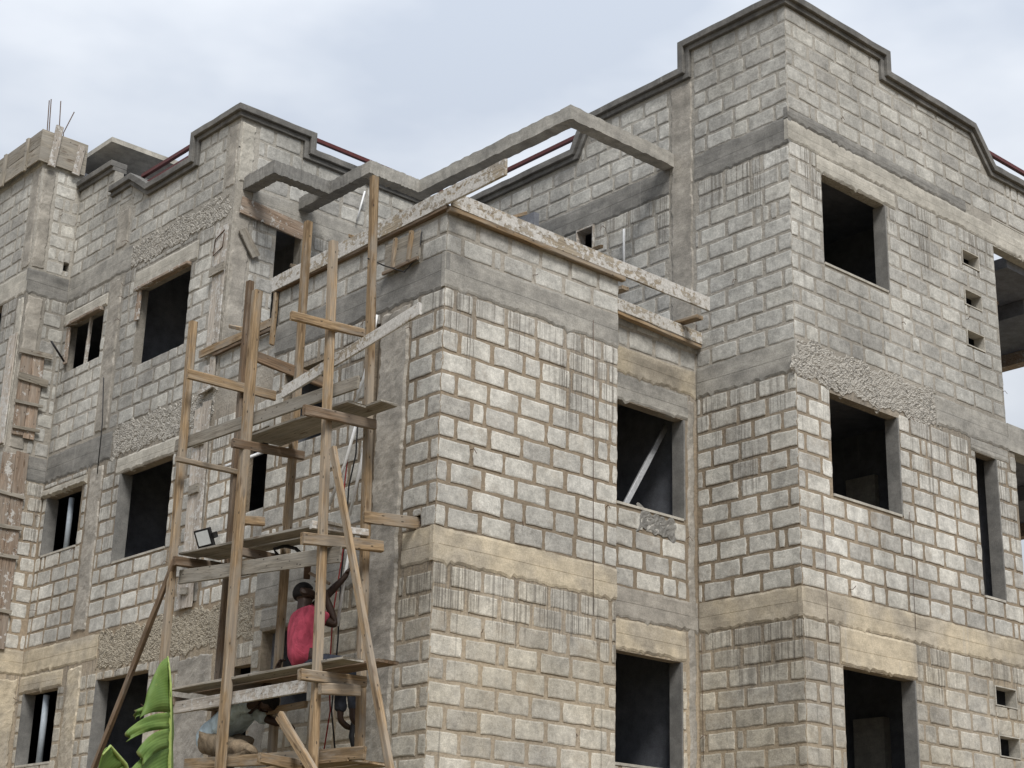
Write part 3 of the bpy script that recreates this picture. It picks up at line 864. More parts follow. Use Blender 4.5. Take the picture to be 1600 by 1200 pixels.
lay(F7, 'F7b', [(6.0, 11.06, 10.64, 12.28, 0), (6.0, 11.06, 7.54, 10.18, 1), (6.0, 11.06, 4.36, 7.03, 0), (6.0, 11.06, 0.95, 3.76, 1)],
    G_('F7') + [(7.12, 9.86, 11.74, 13), (7.12, 9.2, 11.6, 13), (7.12, 8.8, 11.36, 13), (5.9, 7.3, 11.78, 13), (9.1, 9.58, -3, 11.5), (5.9, 6.34, -3, 11.8), (6.88, 8.78, 9.74, 10.1),
                (9.6, 11.1, 9.74, 10.0), (9.6, 11.1, 6.78, 6.95), (6.88, 8.75, 6.73, 7.05), (9.6, 11.1, 3.64, 3.95)])
lay(F7, 'F7', [(3.37, 5.99, 7.54, 7.98, 1), (3.37, 5.99, 4.36, 7.03, 0), (3.37, 5.99, 0.95, 3.76, 1)], G_('F7') + [(5.45, 6.4, -3, 3.76)])
lay(F8, 'F8', [(0.05, 0.785, 10.64, 12.75, 0), (0.05, 0.785, 7.47, 10.2, 1), (0.05, 0.785, 4.34, 7.04, 0), (0.05, 0.785, 0.95, 3.95, 1)],
    G_('F8') + [(0.0, 0.35, 10.6, 12.5), (0.0, 0.41, 7.4, 10.2), (0.0, 0.8, -3, 3.92)])
lay(F9, 'F9', [(11.07, 16.4, 10.64, 12.75, 1), (11.07, 16.4, 7.47, 10.2, 0), (11.07, 16.4, 4.34, 7.04, 1)], G_('F9') + [(11.0, 11.42, 10.6, 12.5), (11.0, 11.38, 7.45, 10.2)])


def outline(w, h, npx, npz, jit, rnd):
    """rounded, chipped outline of a block face about its centre, counter-clockwise seen from outside with u to the right"""
    pts = []
    hw, hh = w / 2, h / 2
    c = min(0.012, w * 0.15)
    def J(): return rnd.uniform(-jit, jit)
    for i in range(npx): pts.append((-hw + c + (w - 2 * c) * i / (npx - 1), -hh + J() * 0.9))
    for i in range(1, npz - 1): pts.append((hw + J() * 0.7, -hh + h * i / (npz - 1)))
    for i in range(npx): pts.append((hw - c - (w - 2 * c) * i / (npx - 1), hh + J() * 0.9))
    for i in range(1, npz - 1): pts.append((-hw + J() * 0.7, hh - h * i / (npz - 1)))
    return pts


def block_mesh_arrays(pts, proud, inset, tilt):
    """outline at the mortar, rim, inner ring, centre fill -> verts (u, w, z), edge attribute, faces"""
    n = len(pts)
    V, E, Fc = [], [], []
    mx_ = max(abs(p[0]) for p in pts); mz_ = max(abs(p[1]) for p in pts)
    for (u, z) in pts: V.append((u, -0.02, z)); E.append(1.0)
    for (u, z) in pts: V.append((u * 0.985, proud - 0.004, z * 0.975)); E.append(1.0)
    for (u, z) in pts:
        V.append((u * max(0.3, 1 - inset / mx_), proud + tilt * u, z * max(0.3, 1 - inset / mz_))); E.append(0.0)
    for i in range(n):
        k = (i + 1) % n
        Fc.append((i, k, n + k, n + i)); Fc.append((n + i, n + k, 2 * n + k, 2 * n + i))
    Fc.append(tuple(range(2 * n, 3 * n)))
    return V, E, Fc


# which blocks show largest: in the frame, not behind another wall
bpy.context.view_layer.update()
dg = bpy.context.evaluated_depsgraph_get()
score = []
for i, (F, key, u0, u1, z0, z1) in enumerate(blocks):
    cpt = Vector(F.pt((u0 + u1) / 2, 0.02, (z0 + z1) / 2))
    x, y = proj(cpt)
    s = 0
    if -10 < x < 1610 and -10 < y < 1210 and u1 - u0 > 0.38 and z1 - z0 > 0.17:
        d = cpt - Vector(CP); L = d.length
        hit, loc, *_ = sc.ray_cast(dg, Vector(CP), d.normalized(), distance=L - 0.08)
        if not hit:
            a, b, c_ = proj(F.pt(u0, 0, z0)), proj(F.pt(u1, 0, z0)), proj(F.pt(u0, 0, z1))
            s = abs((b[0] - a[0]) * (c_[1] - a[1]) - (b[1] - a[1]) * (c_[0] - a[0]))
    score.append(s)
order = sorted(range(len(blocks)), key=lambda i: -score[i])
single = {i for i in order[:300] if score[i] > 0}

VAR = []
for k in range(14):
    r_ = random.Random(100 + k)
    V, E, Fc = block_mesh_arrays(outline(0.45, 0.21, 4, 3, 0.0065, r_), 0.0 + r_.uniform(-.002, .003), 0.018, r_.uniform(-.008, .008))
    me = bpy.data.meshes.new('concrete_block')
    me.from_pydata([(u, -w, z) for u, w, z in V], [], Fc)
    a = me.attributes.new('edge', 'FLOAT', 'POINT'); a.data.foreach_set('value', E)
    me.materials.append(M['block'])
    VAR.append(me)
many = {}
for i, (F, key, u0, u1, z0, z1) in enumerate(blocks):
    w, h, uc, zc = u1 - u0, z1 - z0, (u0 + u1) / 2, (z0 + z1) / 2
    if i in single:
        o = bpy.data.objects.new('concrete_block', R.choice(VAR))
        COL.objects.link(o)
        p = F.pt(uc, R.uniform(-.003, .004), zc)
        wl = WALLS[key]
        o.parent = wl
        o.location = Vector(p) - building.location * 1.0 - wl.location
        o.rotation_euler = (0, R.uniform(-.006, .006), 0 if F.axis == 'x' else -math.pi / 2)
        o.scale = (w / 0.45, 1, h / 0.21)
        continue
    D = many.setdefault('all', ([], [], [], []))
    r_ = R
    pr = 0.0 + r_.uniform(-.003, .004)
    nx = 5 if w > 0.25 else 3
    V, E, Fc = block_mesh_arrays(outline(w, h, nx, 4 if h > 0.15 else 3, 0.0065, r_), pr, min(0.018, w * 0.2), r_.uniform(-.008, .008))
    b0 = len(D[0]); rv = r_.random()
    for (u, ww, z) in V: D[0].append(F.pt(uc + u, ww, zc + z))
    D[1].extend(E); D[2].extend([rv] * len(V))
    for f in Fc:
        f = tuple(b0 + q for q in f)
        D[3].append(f if F.axis == 'x' else f[::-1])
V, E, RV, Fc = many['all']
me = bpy.data.meshes.new('concrete_blocks')
me.from_pydata(V, [], Fc)
me.attributes.new('edge', 'FLOAT', 'POINT').data.foreach_set('value', E)
me.attributes.new('rnd', 'FLOAT', 'POINT').data.foreach_set('value', RV)
o = link('concrete_blocks', me, M['block_many'])
o['kind'] = 'stuff'
bpart(o)
print('blocks', len(blocks), 'single', len(single), 'verts', len(V))

# tie wires and nails left sticking out of the joints
for k in range(70):
    F, key, u0, u1, z0, z1 = R.choice(blocks)
    p = Vector(F.pt(u1 + .012, -.02, R.uniform(z0, z1))); d = Vector(F.pt(u1 + R.uniform(-.05, .07), R.uniform(.04, .12), 0)) - Vector(F.pt(u1 + .012, -.02, 0))
    if not (-2 < proj(p)[0] < 1602 and -2 < proj(p)[1] < 1202): continue
    tube('tie_wire', [p, p + d * .6 + Vector((0, 0, R.uniform(-.02, .03))), p + d + Vector((0, 0, R.uniform(-.08, .05)))], .0045, 'rebar', building, 4, False)

# ------------------------------------------------------------------ timber
def timber(name, p0, p1, w, t, mat, parent=None, up=(0, 0, 1), seg=4, jit=0.004, cut=0.0, bow=0.0):
    """a sawn board or post from p0 to p1: w along `up`, t across; local x runs along the grain"""
    p0, p1 = Vector(p0), Vector(p1)
    d = p1 - p0; L = d.length; x = d.normalized()
    upv = Vector(up)
    zc = upv - x * upv.dot(x)
    if zc.length < 1e-3: zc = x.orthogonal()
    zc.normalize(); yc = zc.cross(x)
    bm = bmesh.new(); rows = []
    bw = R.uniform(-1, 1) * bow
    for i in range(seg + 1):
        s = i / seg
        xx = -L / 2 + L * s
        by = math.sin(math.pi * s) * bw
        r = []
        ch = min(w, t) * 0.13
        for (a, b) in ((-t/2 + ch, -w/2), (t/2 - ch, -w/2), (t/2, -w/2 + ch), (t/2, w/2 - ch), (t/2 - ch, w/2), (-t/2 + ch, w/2), (-t/2, w/2 - ch), (-t/2, -w/2 + ch)):
            e = (R.uniform(-cut, cut) if i in (0, seg) else 0)
            r.append(bm.verts.new((xx + e, a + by + R.uniform(-jit, jit), b + R.uniform(-jit, jit))))
        rows.append(r)
    for a, b in zip(rows, rows[1:]):
        for k in range(8): bm.faces.new((a[k], a[(k + 1) % 8], b[(k + 1) % 8], b[k]))
    bm.faces.new(rows[0]); bm.faces.new(rows[-1])
    o = from_bm(name, bm, M[mat])
    mw = Matrix(((x[0], yc[0], zc[0]), (x[1], yc[1], zc[1]), (x[2], yc[2], zc[2]))).to_4x4()
    mw.translation = (p0 + p1) / 2
    o.matrix_world = mw
    if parent is not None:
        o.parent = parent
        mw2 = mw.copy(); mw2.translation = mw.translation - parent.location
        if parent.parent is not None: mw2.translation -= parent.parent.location
        o.matrix_basis = mw2
    return o


XI, XO = -0.55, -1.2
scaf = thing('timber_scaffold', 'rough sawn timber scaffold of tall posts and nailed boards against the block wall', 'scaffold', (-0.9, 1.6, GZ))
def post(top, low, x, sz=0.1, mat='wood'):
    a = on(*top, x=x); b = on(*low, x=x)
    d = (b - a); k = (GZ + 0.02 - a.z) / d.z
    d = a + d * k
    d.y = b.y + (d.y - b.y) * 0.4
    return timber('post', a, d, sz, sz, mat, scaf, up=(1, 0, 0), seg=16, jit=0.005, bow=0.015)


POSTS = [post((302, 503), (260, 1040), XO, .088), post((402, 455), (346, 1200), XO, .10), post((521, 378), (495, 1180), XO, .085),
         post((391, 440), (343, 1054), XI, .085, 'wood_dark'), post((482, 347), (425, 1185), XI, .085), post((585, 277), (577, 950), XI, .088)]
def board(name, a, b, w, t, mat, x=None, y=None, x2=None, up=(0, 0, 1), parent=scaf, **kw):
    p = on(*a, x=x, y=y); q = on(*b, x=x if x2 is None else x2, y=y)
    return timber(name, p, q, w, t, mat, parent, up=up, **kw)


# transoms run towards the wall, ledgers along it
board('transom', (293, 584), (430, 619), .12, .045, 'wood', y=3.10)
board('transom', (398, 556), (510, 600), .13, .045, 'wood_dark', y=2.02)
board('transom', (455, 493), (568, 521), .095, .05, 'wood', y=.36)
board('transom', (275, 717), (370, 738), .06, .06, 'wood', y=3.12)
board('transom', (363, 692), (474, 712), .10, .06, 'wood_dark', y=1.93)
board('transom', (475, 640), (586, 664), .11, .06, 'wood_dark', y=.30)
board('transom', (272, 876), (352, 888), .11, .07, 'wood_dark', y=3.16)
board('transom', (376, 862), (440, 874), .10, .06, 'wood_dark', y=1.93)
board('transom', (472, 841), (597, 854), .12, .06, 'wood', y=.28)
board('transom', (486, 820), (574, 833), .08, .05, 'wood_pale', y=.42)
board('transom', (468, 1054), (570, 1066), .115, .07, 'wood', y=.22)
board('transom', (500, 1076), (561, 1079), .11, .06, 'wood', y=.14)
board('transom', (262, 1094), (345, 1106), .10, .06, 'wood_dark', y=3.12)
board('transom', (405, 1184), (560, 1212), .10, .07, 'wood', y=.55)
board('transom', (372, 812), (412, 815), .10, .05, 'wood', y=1.93)
LX = XO + .085
board('ledger', (275, 697), (560, 597), .15, .03, 'wood_grey', x=LX)
board('ledger', (281, 902), (532, 866), .165, .03, 'wood_grey', x=LX)
board('ledger', (264, 1108), (478, 1071), .135, .035, 'wood_pale', x=LX)
board('ledger', (290, 1194), (570, 1176), .12, .04, 'wood', x=LX)
board('ledger', (441, 614), (657, 482), .135, .03, 'wood_splat', x=LX + .03)
board('ledger', (418, 1112), (478, 1100), .07, .05, 'wood', x=XI - .08)
board('putlog', (568, 808), (656, 818), .13, .05, 'wood', x=XI - .05, x2=0.06)
board('brace', (520, 700), (622, 1270), .085, .05, 'wood', x=XO - .08, up=(0, 1, 0))
board('brace', (437, 1118), (520, 1255), .10, .06, 'wood', x=XO - .10, up=(0, 1, 0))
board('brace', (273, 876), (96, 1330), .075, .05, 'wood_dark', x=XO - .02, up=(0, 1, 0), seg=8)

GP = 'planks laid across the scaffold as working platforms'
def plank(u0, u1, x0, x1, z0, z1, mat, label, t=.028):
    xm0 = (x0 + x1) / 2
    o = timber('scaffold_plank', (xm0, u0, z0), (xm0 + R.uniform(-.02, .02), u1, z1), t, x1 - x0, mat, None, up=(0, 0, 1), seg=8, jit=.003, cut=.01)
    return tag(o, label, 'plank', GP)


plank(2.2, 0.20, -1.10, -0.85, 5.52, 5.50, 'wood_grey', 'outer grey plank of the topmost scaffold platform')
plank(2.15, -0.06, -0.83, -0.60, 5.53, 5.51, 'wood_grey', 'plank of the topmost platform whose brown tip sticks out past the last post')
plank(3.32, 0.36, -1.12, -0.88, 4.34, 4.21, 'wood_grey', 'outer plank of the middle platform, beside the floodlight')
plank(3.25, 0.42, -0.84, -0.62, 4.35, 4.22, 'wood_grey', 'inner plank of the middle platform, nearer to the wall')
plank(3.15, -0.12, -1.18, -0.93, 2.745, 2.745, 'wood_grey', 'outer pale edged plank of the platform under the man in the red shirt')
plank(3.1, -0.3, -0.90, -0.64, 2.745, 2.745, 'wood_dark', 'inner plank on which the man in the red shirt sits')
plank(3.1, -0.25, -1.15, -0.9, 1.76, 1.76, 'wood', 'outer brown plank of the lowest platform under the squatting man')
plank(3.1, -0.2, -0.87, -0.6, 1.76, 1.76, 'wood', 'inner brown plank of the lowest platform beneath the squatting man')

# formwork boards nailed to the house
def fboard(a, b, w, t, mat, label, cat='board', name='formwork_board', group='formwork boards on the walls', **kw):
    o = timber(name, a, b, w, t, mat, None, seg=10, jit=.003, cut=.008, **kw)
    return tag(o, label, cat, group)


fboard((-.05, -1.04, 8.17), (-.05, 3.46, 8.07), .20, .03, 'wood_splat', 'long cement splashed board along the left of the middle block, jutting past its corner', bow=.02)
fboard((-.02, -.03, 8.03), (-.02, 3.35, 7.98), .05, .07, 'wood_dark', 'brown batten right under the long cement splashed board on the left side')
fboard((.0, -.06, 8.13), (4.36, -.06, 8.09), .19, .03, 'wood_splat', 'long cement splashed board along the front of the middle block, overhanging at the right')
fboard((-.03, -.035, 8.0), (2.8, -.035, 7.985), .06, .08, 'wood', 'brown batten right under the splashed board along the front')
fboard((2.78, .54, 7.96), (4.86, .54, 7.90), .17, .06, 'wood_splat', 'splashed lower board over the recessed wall, in the inner corner')
fboard((2.78, .565, 7.85), (4.86, .565, 7.79), .05, .09, 'wood', 'brown batten under the lower board over the recessed wall')
fboard((.73, 4.62, 8.10), (.73, 6.46, 8.09), .12, .03, 'wood', 'brown board across the whitish column form, behind the left scaffold posts')
fboard((.75, 4.6, 8.01), (.75, 6.1, 8.0), .05, .05, 'wood_dark', 'thin batten under the brown board crossing the whitish column form')
fboard((-.03, 3.38, 7.95), (-.03, 3.40, 7.25), .06, .05, 'wood', 'short upright board at the left end of the splashed parapet board', up=(1, 0, 0))
fboard((.9, 5.96, 10.36), (2.0, 5.96, 10.27), .27, .03, 'wood_red', 'pinkish brown board over the terrace doorway')
fboard((.95, 5.955, 9.98), (1.22, 5.955, 9.62), .15, .035, 'wood_grey', 'short board nailed aslant left of the terrace doorway', up=(1, 0, 1))
fboard((2.03, 5.97, 10.2), (2.03, 5.97, 9.3), .09, .04, 'wood_grey', 'upright board on the right side of the terrace doorway', up=(1, 0, 0))
fboard((.76, 8.62, 9.72), (.76, 7.06, 9.72), .05, .10, 'wood_red', 'board under the lintel of the topmost large left window')
fboard((.77, 8.53, 9.68), (.77, 8.53, 9.2), .11, .03, 'wood_red', 'short upright board in the left jamb of the topmost large left window', up=(0, 1, 0))
fboard((.76, 10.86, 9.73), (.76, 9.72, 9.73), .05, .10, 'wood_red', 'board under the lintel of the small window beside the left tower')
fboard((.77, 10.83, 9.68), (.77, 10.83, 9.05), .11, .03, 'wood_red', 'upright board in the jamb of the small window beside the left tower', up=(0, 1, 0))
fboard((.84, 10.2, 9.72), (.84, 10.24, 8.9), .05, .05, 'wood_pale', 'pale prop standing in the small window beside the left tower', cat='prop', name='window_prop', up=(0, 1, 0))
# small splinters of timber sticking out
for px, a, b, lab in (((0, 0), on(822, 333, x=4.85), on(795, 341, x=4.4), 'wooden peg sticking out above the long front board'),
                      ((0, 0), on(918, 393, x=4.87), on(940, 385, x=4.5), 'wooden peg at the foot of the small terrace window'),
                      ((0, 0), on(625, 330, y=6.02), on(636, 334, y=5.8), 'wooden peg in the terrace back wall right of the tall post'),
                      ((0, 0), on(545, 368, y=6.02), on(570, 376, y=5.6), 'wooden peg low in the terrace back wall beside the tall post'),
                      ((0, 0), on(455, 415, y=5.98), on(478, 420, y=5.6), 'wooden peg sticking out beside the terrace doorway'),
                      ((0, 0), on(360, 510, x=.6), on(378, 514, x=.2), 'wooden peg beside the whitish column form')):
    tag(timber('wooden_peg', a, b, .05, .05, 'wood', None, seg=2), lab, 'peg', 'wooden pegs left in the walls')
for x, lab in ((3.1, 'short board stub under the right end of the front board'), (4.5, 'short board stub under the overhanging tip of the front board')):
    tag(timber('board_stub', (x, .62, 8.05), (x, .22, 8.03), .05, .12, 'wood', None, seg=2), lab, 'board', 'board stubs')


def shutter(F, u0, u1, z0, z1, mat, label, planks=2, battens=(), bmat=None, w0=.02, lean=0.0, clamp=None):
    t = thing('column_formwork', label, 'formwork', F.pt((u0 + u1) / 2, .03, z0), 'column formwork shutters')
    d = (u1 - u0) / planks
    for k in range(planks):
        a = u0 + d * (k + .5)
        e = R.uniform(-.08, .08)
        timber('shutter_plank', F.pt(a - lean, w0 + .012, z0 + e * .6), F.pt(a + lean, w0 + .012, z1 + e), d - .008, .024, mat, t,
               up=(1, 0, 0) if F.axis == 'x' else (0, 1, 0), seg=8, jit=.003, cut=.012)
    for zz, uu0, uu1, h in battens:
        timber('batten', F.pt(u0 + uu0, w0 + .042, zz + R.uniform(-.02, .02)), F.pt(u1 + uu1, w0 + .042, zz + R.uniform(-.03, .03)), h, .03, bmat or mat, t, seg=4)
    if clamp:
        tube('clamp', [F.pt(*q) for q in clamp], .009, 'rebar', t, 6)
    return t


shutter(F8, .10, .50, 7.72, 9.15, 'wood_red', 'brown two plank column shutter with four battens on the left tower, upper storey', 2,
        [(9.15, -.06, .12, .09), (8.72, -.02, .10, .13), (8.28, -.03, .06, .05), (7.85, 0, .06, .05)], 'wood_grey')
shutter(F8, .0, .45, 4.3, 7.45, 'wood_red', 'weathered brown column shutter with battens on the left tower, lower storey', 2,
        [(6.75, -.1, .0, .06), (6.2, -.1, .02, .06), (5.75, -.1, .02, .06), (4.9, -.1, .02, .06)], 'wood_grey')
shutter(F9, 11.12, 11.4, 7.55, 9.4, 'wood_pale', 'bleached plank on the left flank of the tower column', 1)
shutter(F7, 6.03, 6.34, 8.22, 10.1, 'wood_pale', 'whitish column shutter left of the terrace doorway with a bent clamp', 2,
        [(9.35, -.03, .05, .14)], 'wood_grey', clamp=[(6.1, .05, 9.95), (6.32, .06, 9.85), (6.34, .06, 9.6), (6.12, .05, 9.68), (6.1, .05, 9.9)])
shutter(F7, 6.05, 6.34, 7.5, 7.95, 'wood_pale', 'short whitish shutter piece below the crossing brown board', 2, [(7.52, -.05, .05, .08)], 'wood_pale')
shutter(F7, 6.06, 6.46, 5.0, 7.25, 'wood_pale', 'tall whitish shutter behind the left scaffold posts carrying the floodlight', 2,
        [(6.75, .08, -.06, .13), (6.05, .1, -.06, .13)], 'wood_grey', lean=.02)
shutter(F7, 6.1, 6.5, 4.38, 4.85, 'wood_pale', 'short whitish shutter piece under the floodlight', 2, [(4.62, .1, -.12, .1)], 'wood_grey')
# tower head formwork
t = thing('tower_formwork', 'board formwork boxed round the head of the left tower', 'formwork', (0.05, 11.05, 12.55))
for k in range(2):
    timber('shutter_plank', (-.04, 11.05, 12.70 + k * .29), (-.04, 16.4, 12.70 + k * .29), .28, .03, 'wood_grey', t, seg=8)
    timber('shutter_plank', (-.055, 11.025, 12.70 + k * .29), (.80, 11.02, 12.70 + k * .285), .30, .03, 'wood_grey', t, seg=4)
for y in (11.5, 12.35, 13.2, 14.1, 15.2): timber('batten', (-.075, y, 12.5), (-.075, y, 13.12), .09, .04, 'wood_grey', t, up=(0, 1, 0))
for x, top in ((.17, 13.28), (.62, 13.06)): timber('batten', (x, 10.985, 12.5), (x + .06, 10.985, top), .13, .04, 'wood_pale', t, up=(1, 0, 0))
# small frame of boards on the parapet left of the corner
t = thing('batten_frame', 'small frame of boards with two battens hung under the splashed board near the corner', 'frame', (-.05, .75, 7.55))
timber('shutter_plank', (-.03, .45, 7.72), (-.03, 1.1, 7.72), .36, .02, 'wood_grey', t)
for y in (.62, .92): timber('batten', (-.055, y, 7.56), (-.055, y - .03, 7.92), .05, .04, 'wood', t, up=(0, 1, 0))
timber('batten', (-.055, .45, 7.54), (-.055, 1.1, 7.53), .04, .03, 'wood_dark', t)

# ------------------------------------------------------------------ pipes, cables, lamp, prop
def pipe(name, pts, r, mat, label, cat, group=None):
    return tag(tube(name, pts, r, mat, None, 8), label, cat, group)


GPI = 'thin white plastic conduits leaning on the wall'
pipe('conduit_pipe', [on(589, 492, x=-.3), on(570, 585, x=-.3), on(555, 632, x=-.32)], .017, 'pvc', 'white conduit leaning behind the tall right post above the topmost platform', 'pipe', GPI)
pipe('conduit_pipe', [on(560, 650, x=-.3), on(540, 722, x=-.3), on(514, 790, x=-.3)], .017, 'pvc', 'left of two white conduits below the topmost platform', 'pipe', GPI)
pipe('conduit_pipe', [on(577, 655, x=-.3), on(562, 735, x=-.3), on(546, 806, x=-.3)], .017, 'pvc', 'right of two white conduits below the topmost platform', 'pipe', GPI)
pipe('conduit_pipe', [on(548, 850, x=-.36), on(538, 905, x=-.36), on(527, 978, x=-.36)], .017, 'pvc', 'white conduit grasped by the man in the red shirt', 'pipe', GPI)
pipe('conduit_pipe', [on(352, 729, x=-.2), on(415, 705, x=.3)], .022, 'pvc', 'white pipe lying aslant in front of the middle window on the left', 'pipe', GPI)
pipe('conduit_pipe', [on(975, 358, x=4.79), on(975, 425, x=4.79)], .017, 'pvc', 'short white conduit upright on the terrace wall', 'pipe', GPI)
pipe('conduit_pipe', [on(570, 299, y=5.9), on(557, 346, y=5.95)], .015, 'pvc', 'thin white stick on the terrace back wall under the pergola', 'pipe', GPI)
pipe('cable', [on(556, 660, x=-.28), on(545, 700, x=-.26), on(538, 760, x=-.26), on(536, 860, x=-.27), on(520, 960, x=-.3), on(514, 1060, x=-.3), on(516, 1110, x=-.3), on(505, 1180, x=-.3)], .008, 'red_cable',
     'red cable hanging down behind the scaffold', 'cable')
pipe('cable', [on(559, 660, x=-.24), on(556, 710, x=-.2), on(545, 760, x=-.2), on(541, 820, x=-.2), on(533, 900, x=-.22), on(528, 1000, x=-.22), on(518, 1110, x=-.25), on(525, 1190, x=-.25)], .009, 'black',
     'black cable hanging down behind the scaffold', 'cable')
pipe('cable', [on(575, 404, x=-.62), on(600, 415, x=-.2), on(632, 425, x=-.05), on(654, 400, x=-.03), on(659, 362, x=-.03)], .008, 'black',
     'black wire tied round the tall right post and led to the splashed board', 'wire')
pipe('wall_pipe', [on(162, 590, x=.74), on(160, 660, x=.74), on(152, 740, x=.75)], .008, 'black', 'thin dark pipe running down the left wall between the windows', 'pipe')
pipe('wall_pipe', [on(100, 565, x=.6), on(80, 533, x=.3)], .018, 'black', 'black rod leaning in the corner beside the topmost small left window', 'rod')
p0 = on(975, 792, y=.8); p1 = on(1042, 664, y=1.15)
tag(timber('steel_prop', p0, p1, .07, .05, 'steel', None, up=(1, 0, 0)), 'grey steel bar leaning diagonally inside the recessed window', 'prop')
for px_, z0, z1, r, xx, lab in ((100, 5.84, 6.7, .045, .92, 'grey vertical pipe inside the middle small left window'), (60, 2.56, 3.6, .05, .92, 'grey vertical pipe inside the lowest small left window')):
    y_ = on(px_ + 8, 815 if z0 > 4 else 1130, x=xx).y
    pipe('drain_pipe', [(xx, y_, z0), (xx, y_, z1)], r, 'grey_pipe', lab, 'pipe')
for (a, b, x_, y_, lab) in (((927, 500), (927, 960), None, -.03, 'thin dark wire hanging straight down the front of the middle block'),
                            ((1286, 792), (1303, 1195), None, -1.07, 'left thin dark wire hanging down the right block below the middle window'),
                            ((1421, 800), (1431, 985), None, -1.07, 'right thin dark wire hanging down the right block beside the middle window'),
                            ((1096, 990), (1099, 1190), 4.83, None, 'thin dark wire hanging in the inner corner of the right block')):
    pa, pb = on(*a, x=x_, y=y_), on(*b, x=x_, y=y_)
    pipe('hanging_wire', [pa, pa.lerp(pb, .5) + Vector((.004, 0, 0)), pb], .0035, 'rebar', lab, 'wire', 'plumb wires on the walls')
for (u0, u1, z0, z1) in ((2.6, 2.62, 9.3, 10.25), (2.94, 2.96, 9.3, 10.25), (2.622, 2.938, 10.225, 10.25)):
    fbox('window_frame', F4, u0 + .001, u1 - .001, -.15, .03, z0, z1, 'wood_pale')
patch('cement_spill', F3, 3.75, 4.5, 5.06, 5.385, 'dark', .004, .006, .07, .03)
# loose black tubes dangling at the right of the sitting man
pts = [on(552, 1082, x=-.3), on(556, 1110, x=-.25), on(549, 1150, x=-.25), on(556, 1180, x=-.25)]
pipe('cable', pts, .03, 'black', 'bundle of dark tubing hanging under the platform by the sitting man', 'cable')
pipe('cable', [on(433, 866, x=-.75), on(428, 858, x=-.75), on(445, 853, x=-.7), on(462, 857, x=-.7), on(468, 863, x=-.7)], .02, 'black', 'black hose curled under the middle platform', 'hose')

t = thing('floodlight', 'black floodlight with a pale glass on the whitish shutter', 'lamp', on(318, 845, x=.55))
lp = on(318, 842, x=.55)
rot = Matrix.Rotation(math.radians(-62), 3, 'Z') @ Matrix.Rotation(math.radians(-10), 3, 'Y') @ Matrix.Rotation(math.radians(24), 3, 'X')
def rbox(name, lo, hi, mat):
    bm = bmesh.new(); bm_box(bm, lo, hi)
    bmesh.ops.bevel(bm, geom=bm.edges[:], offset=.006, segments=1)
    for v in bm.verts: v.co = rot @ v.co + lp
    adopt(from_bm(name, bm, M[mat]), t)
rbox('housing', (-.115, 0, -.13), (.115, .07, .13), 'black')
rbox('glass', (-.09, -.006, -.085), (.09, .002, .105), 'lamp_glass')
for k in range(4): rbox('cooling_fin', (-.1 + k * .055, .072, -.1), (-.085 + k * .055, .10, .1), 'black')
rbox('bracket', (.118, .02, -.03), (.15, .14, .05), 'black')


# ------------------------------------------------------------------ people
def skin(name, V, E, rad, mat, parent=None, root=0, sub=2):
    me = bpy.data.meshes.new(name)
    me.from_pydata([tuple(v) for v in V], E, [])
    o = link(name, me, M[mat])
    sk = o.modifiers.new('skin', 'SKIN'); sk.use_smooth_shade = True
    for i, s in enumerate(me.skin_vertices[0].data):
        r = rad[i]
        s.radius = r if isinstance(r, tuple) else (r, r); s.use_root = (i == root)
    ss = o.modifiers.new('subsurf', 'SUBSURF'); ss.levels = sub; ss.render_levels = sub
    if parent is not None: adopt(o, parent)
    return o


FOLD = bpy.data.textures.new('cloth_folds', 'CLOUDS'); FOLD.noise_scale = 0.13; FOLD.noise_depth = 2
def folds(o, k=0.035):
    d = o.modifiers.new('folds', 'DISPLACE'); d.texture = FOLD; d.texture_coords = 'GLOBAL'; d.strength = k; d.mid_level = 0.5
    return o


class Sk:
    def __init__(s): s.V, s.E, s.r = [], [], []
    def add(s, p, r, prev=None):
        s.V.append(Vector(p)); s.r.append(r)
        if prev is not None: s.E.append((prev, len(s.V) - 1))
        return len(s.V) - 1
    def chain(s, prev, pts):
        for p, r in pts: prev = s.add(p, r, prev)
        return prev


def lerp(a, b, t): return Vector(a).lerp(Vector(b), t)


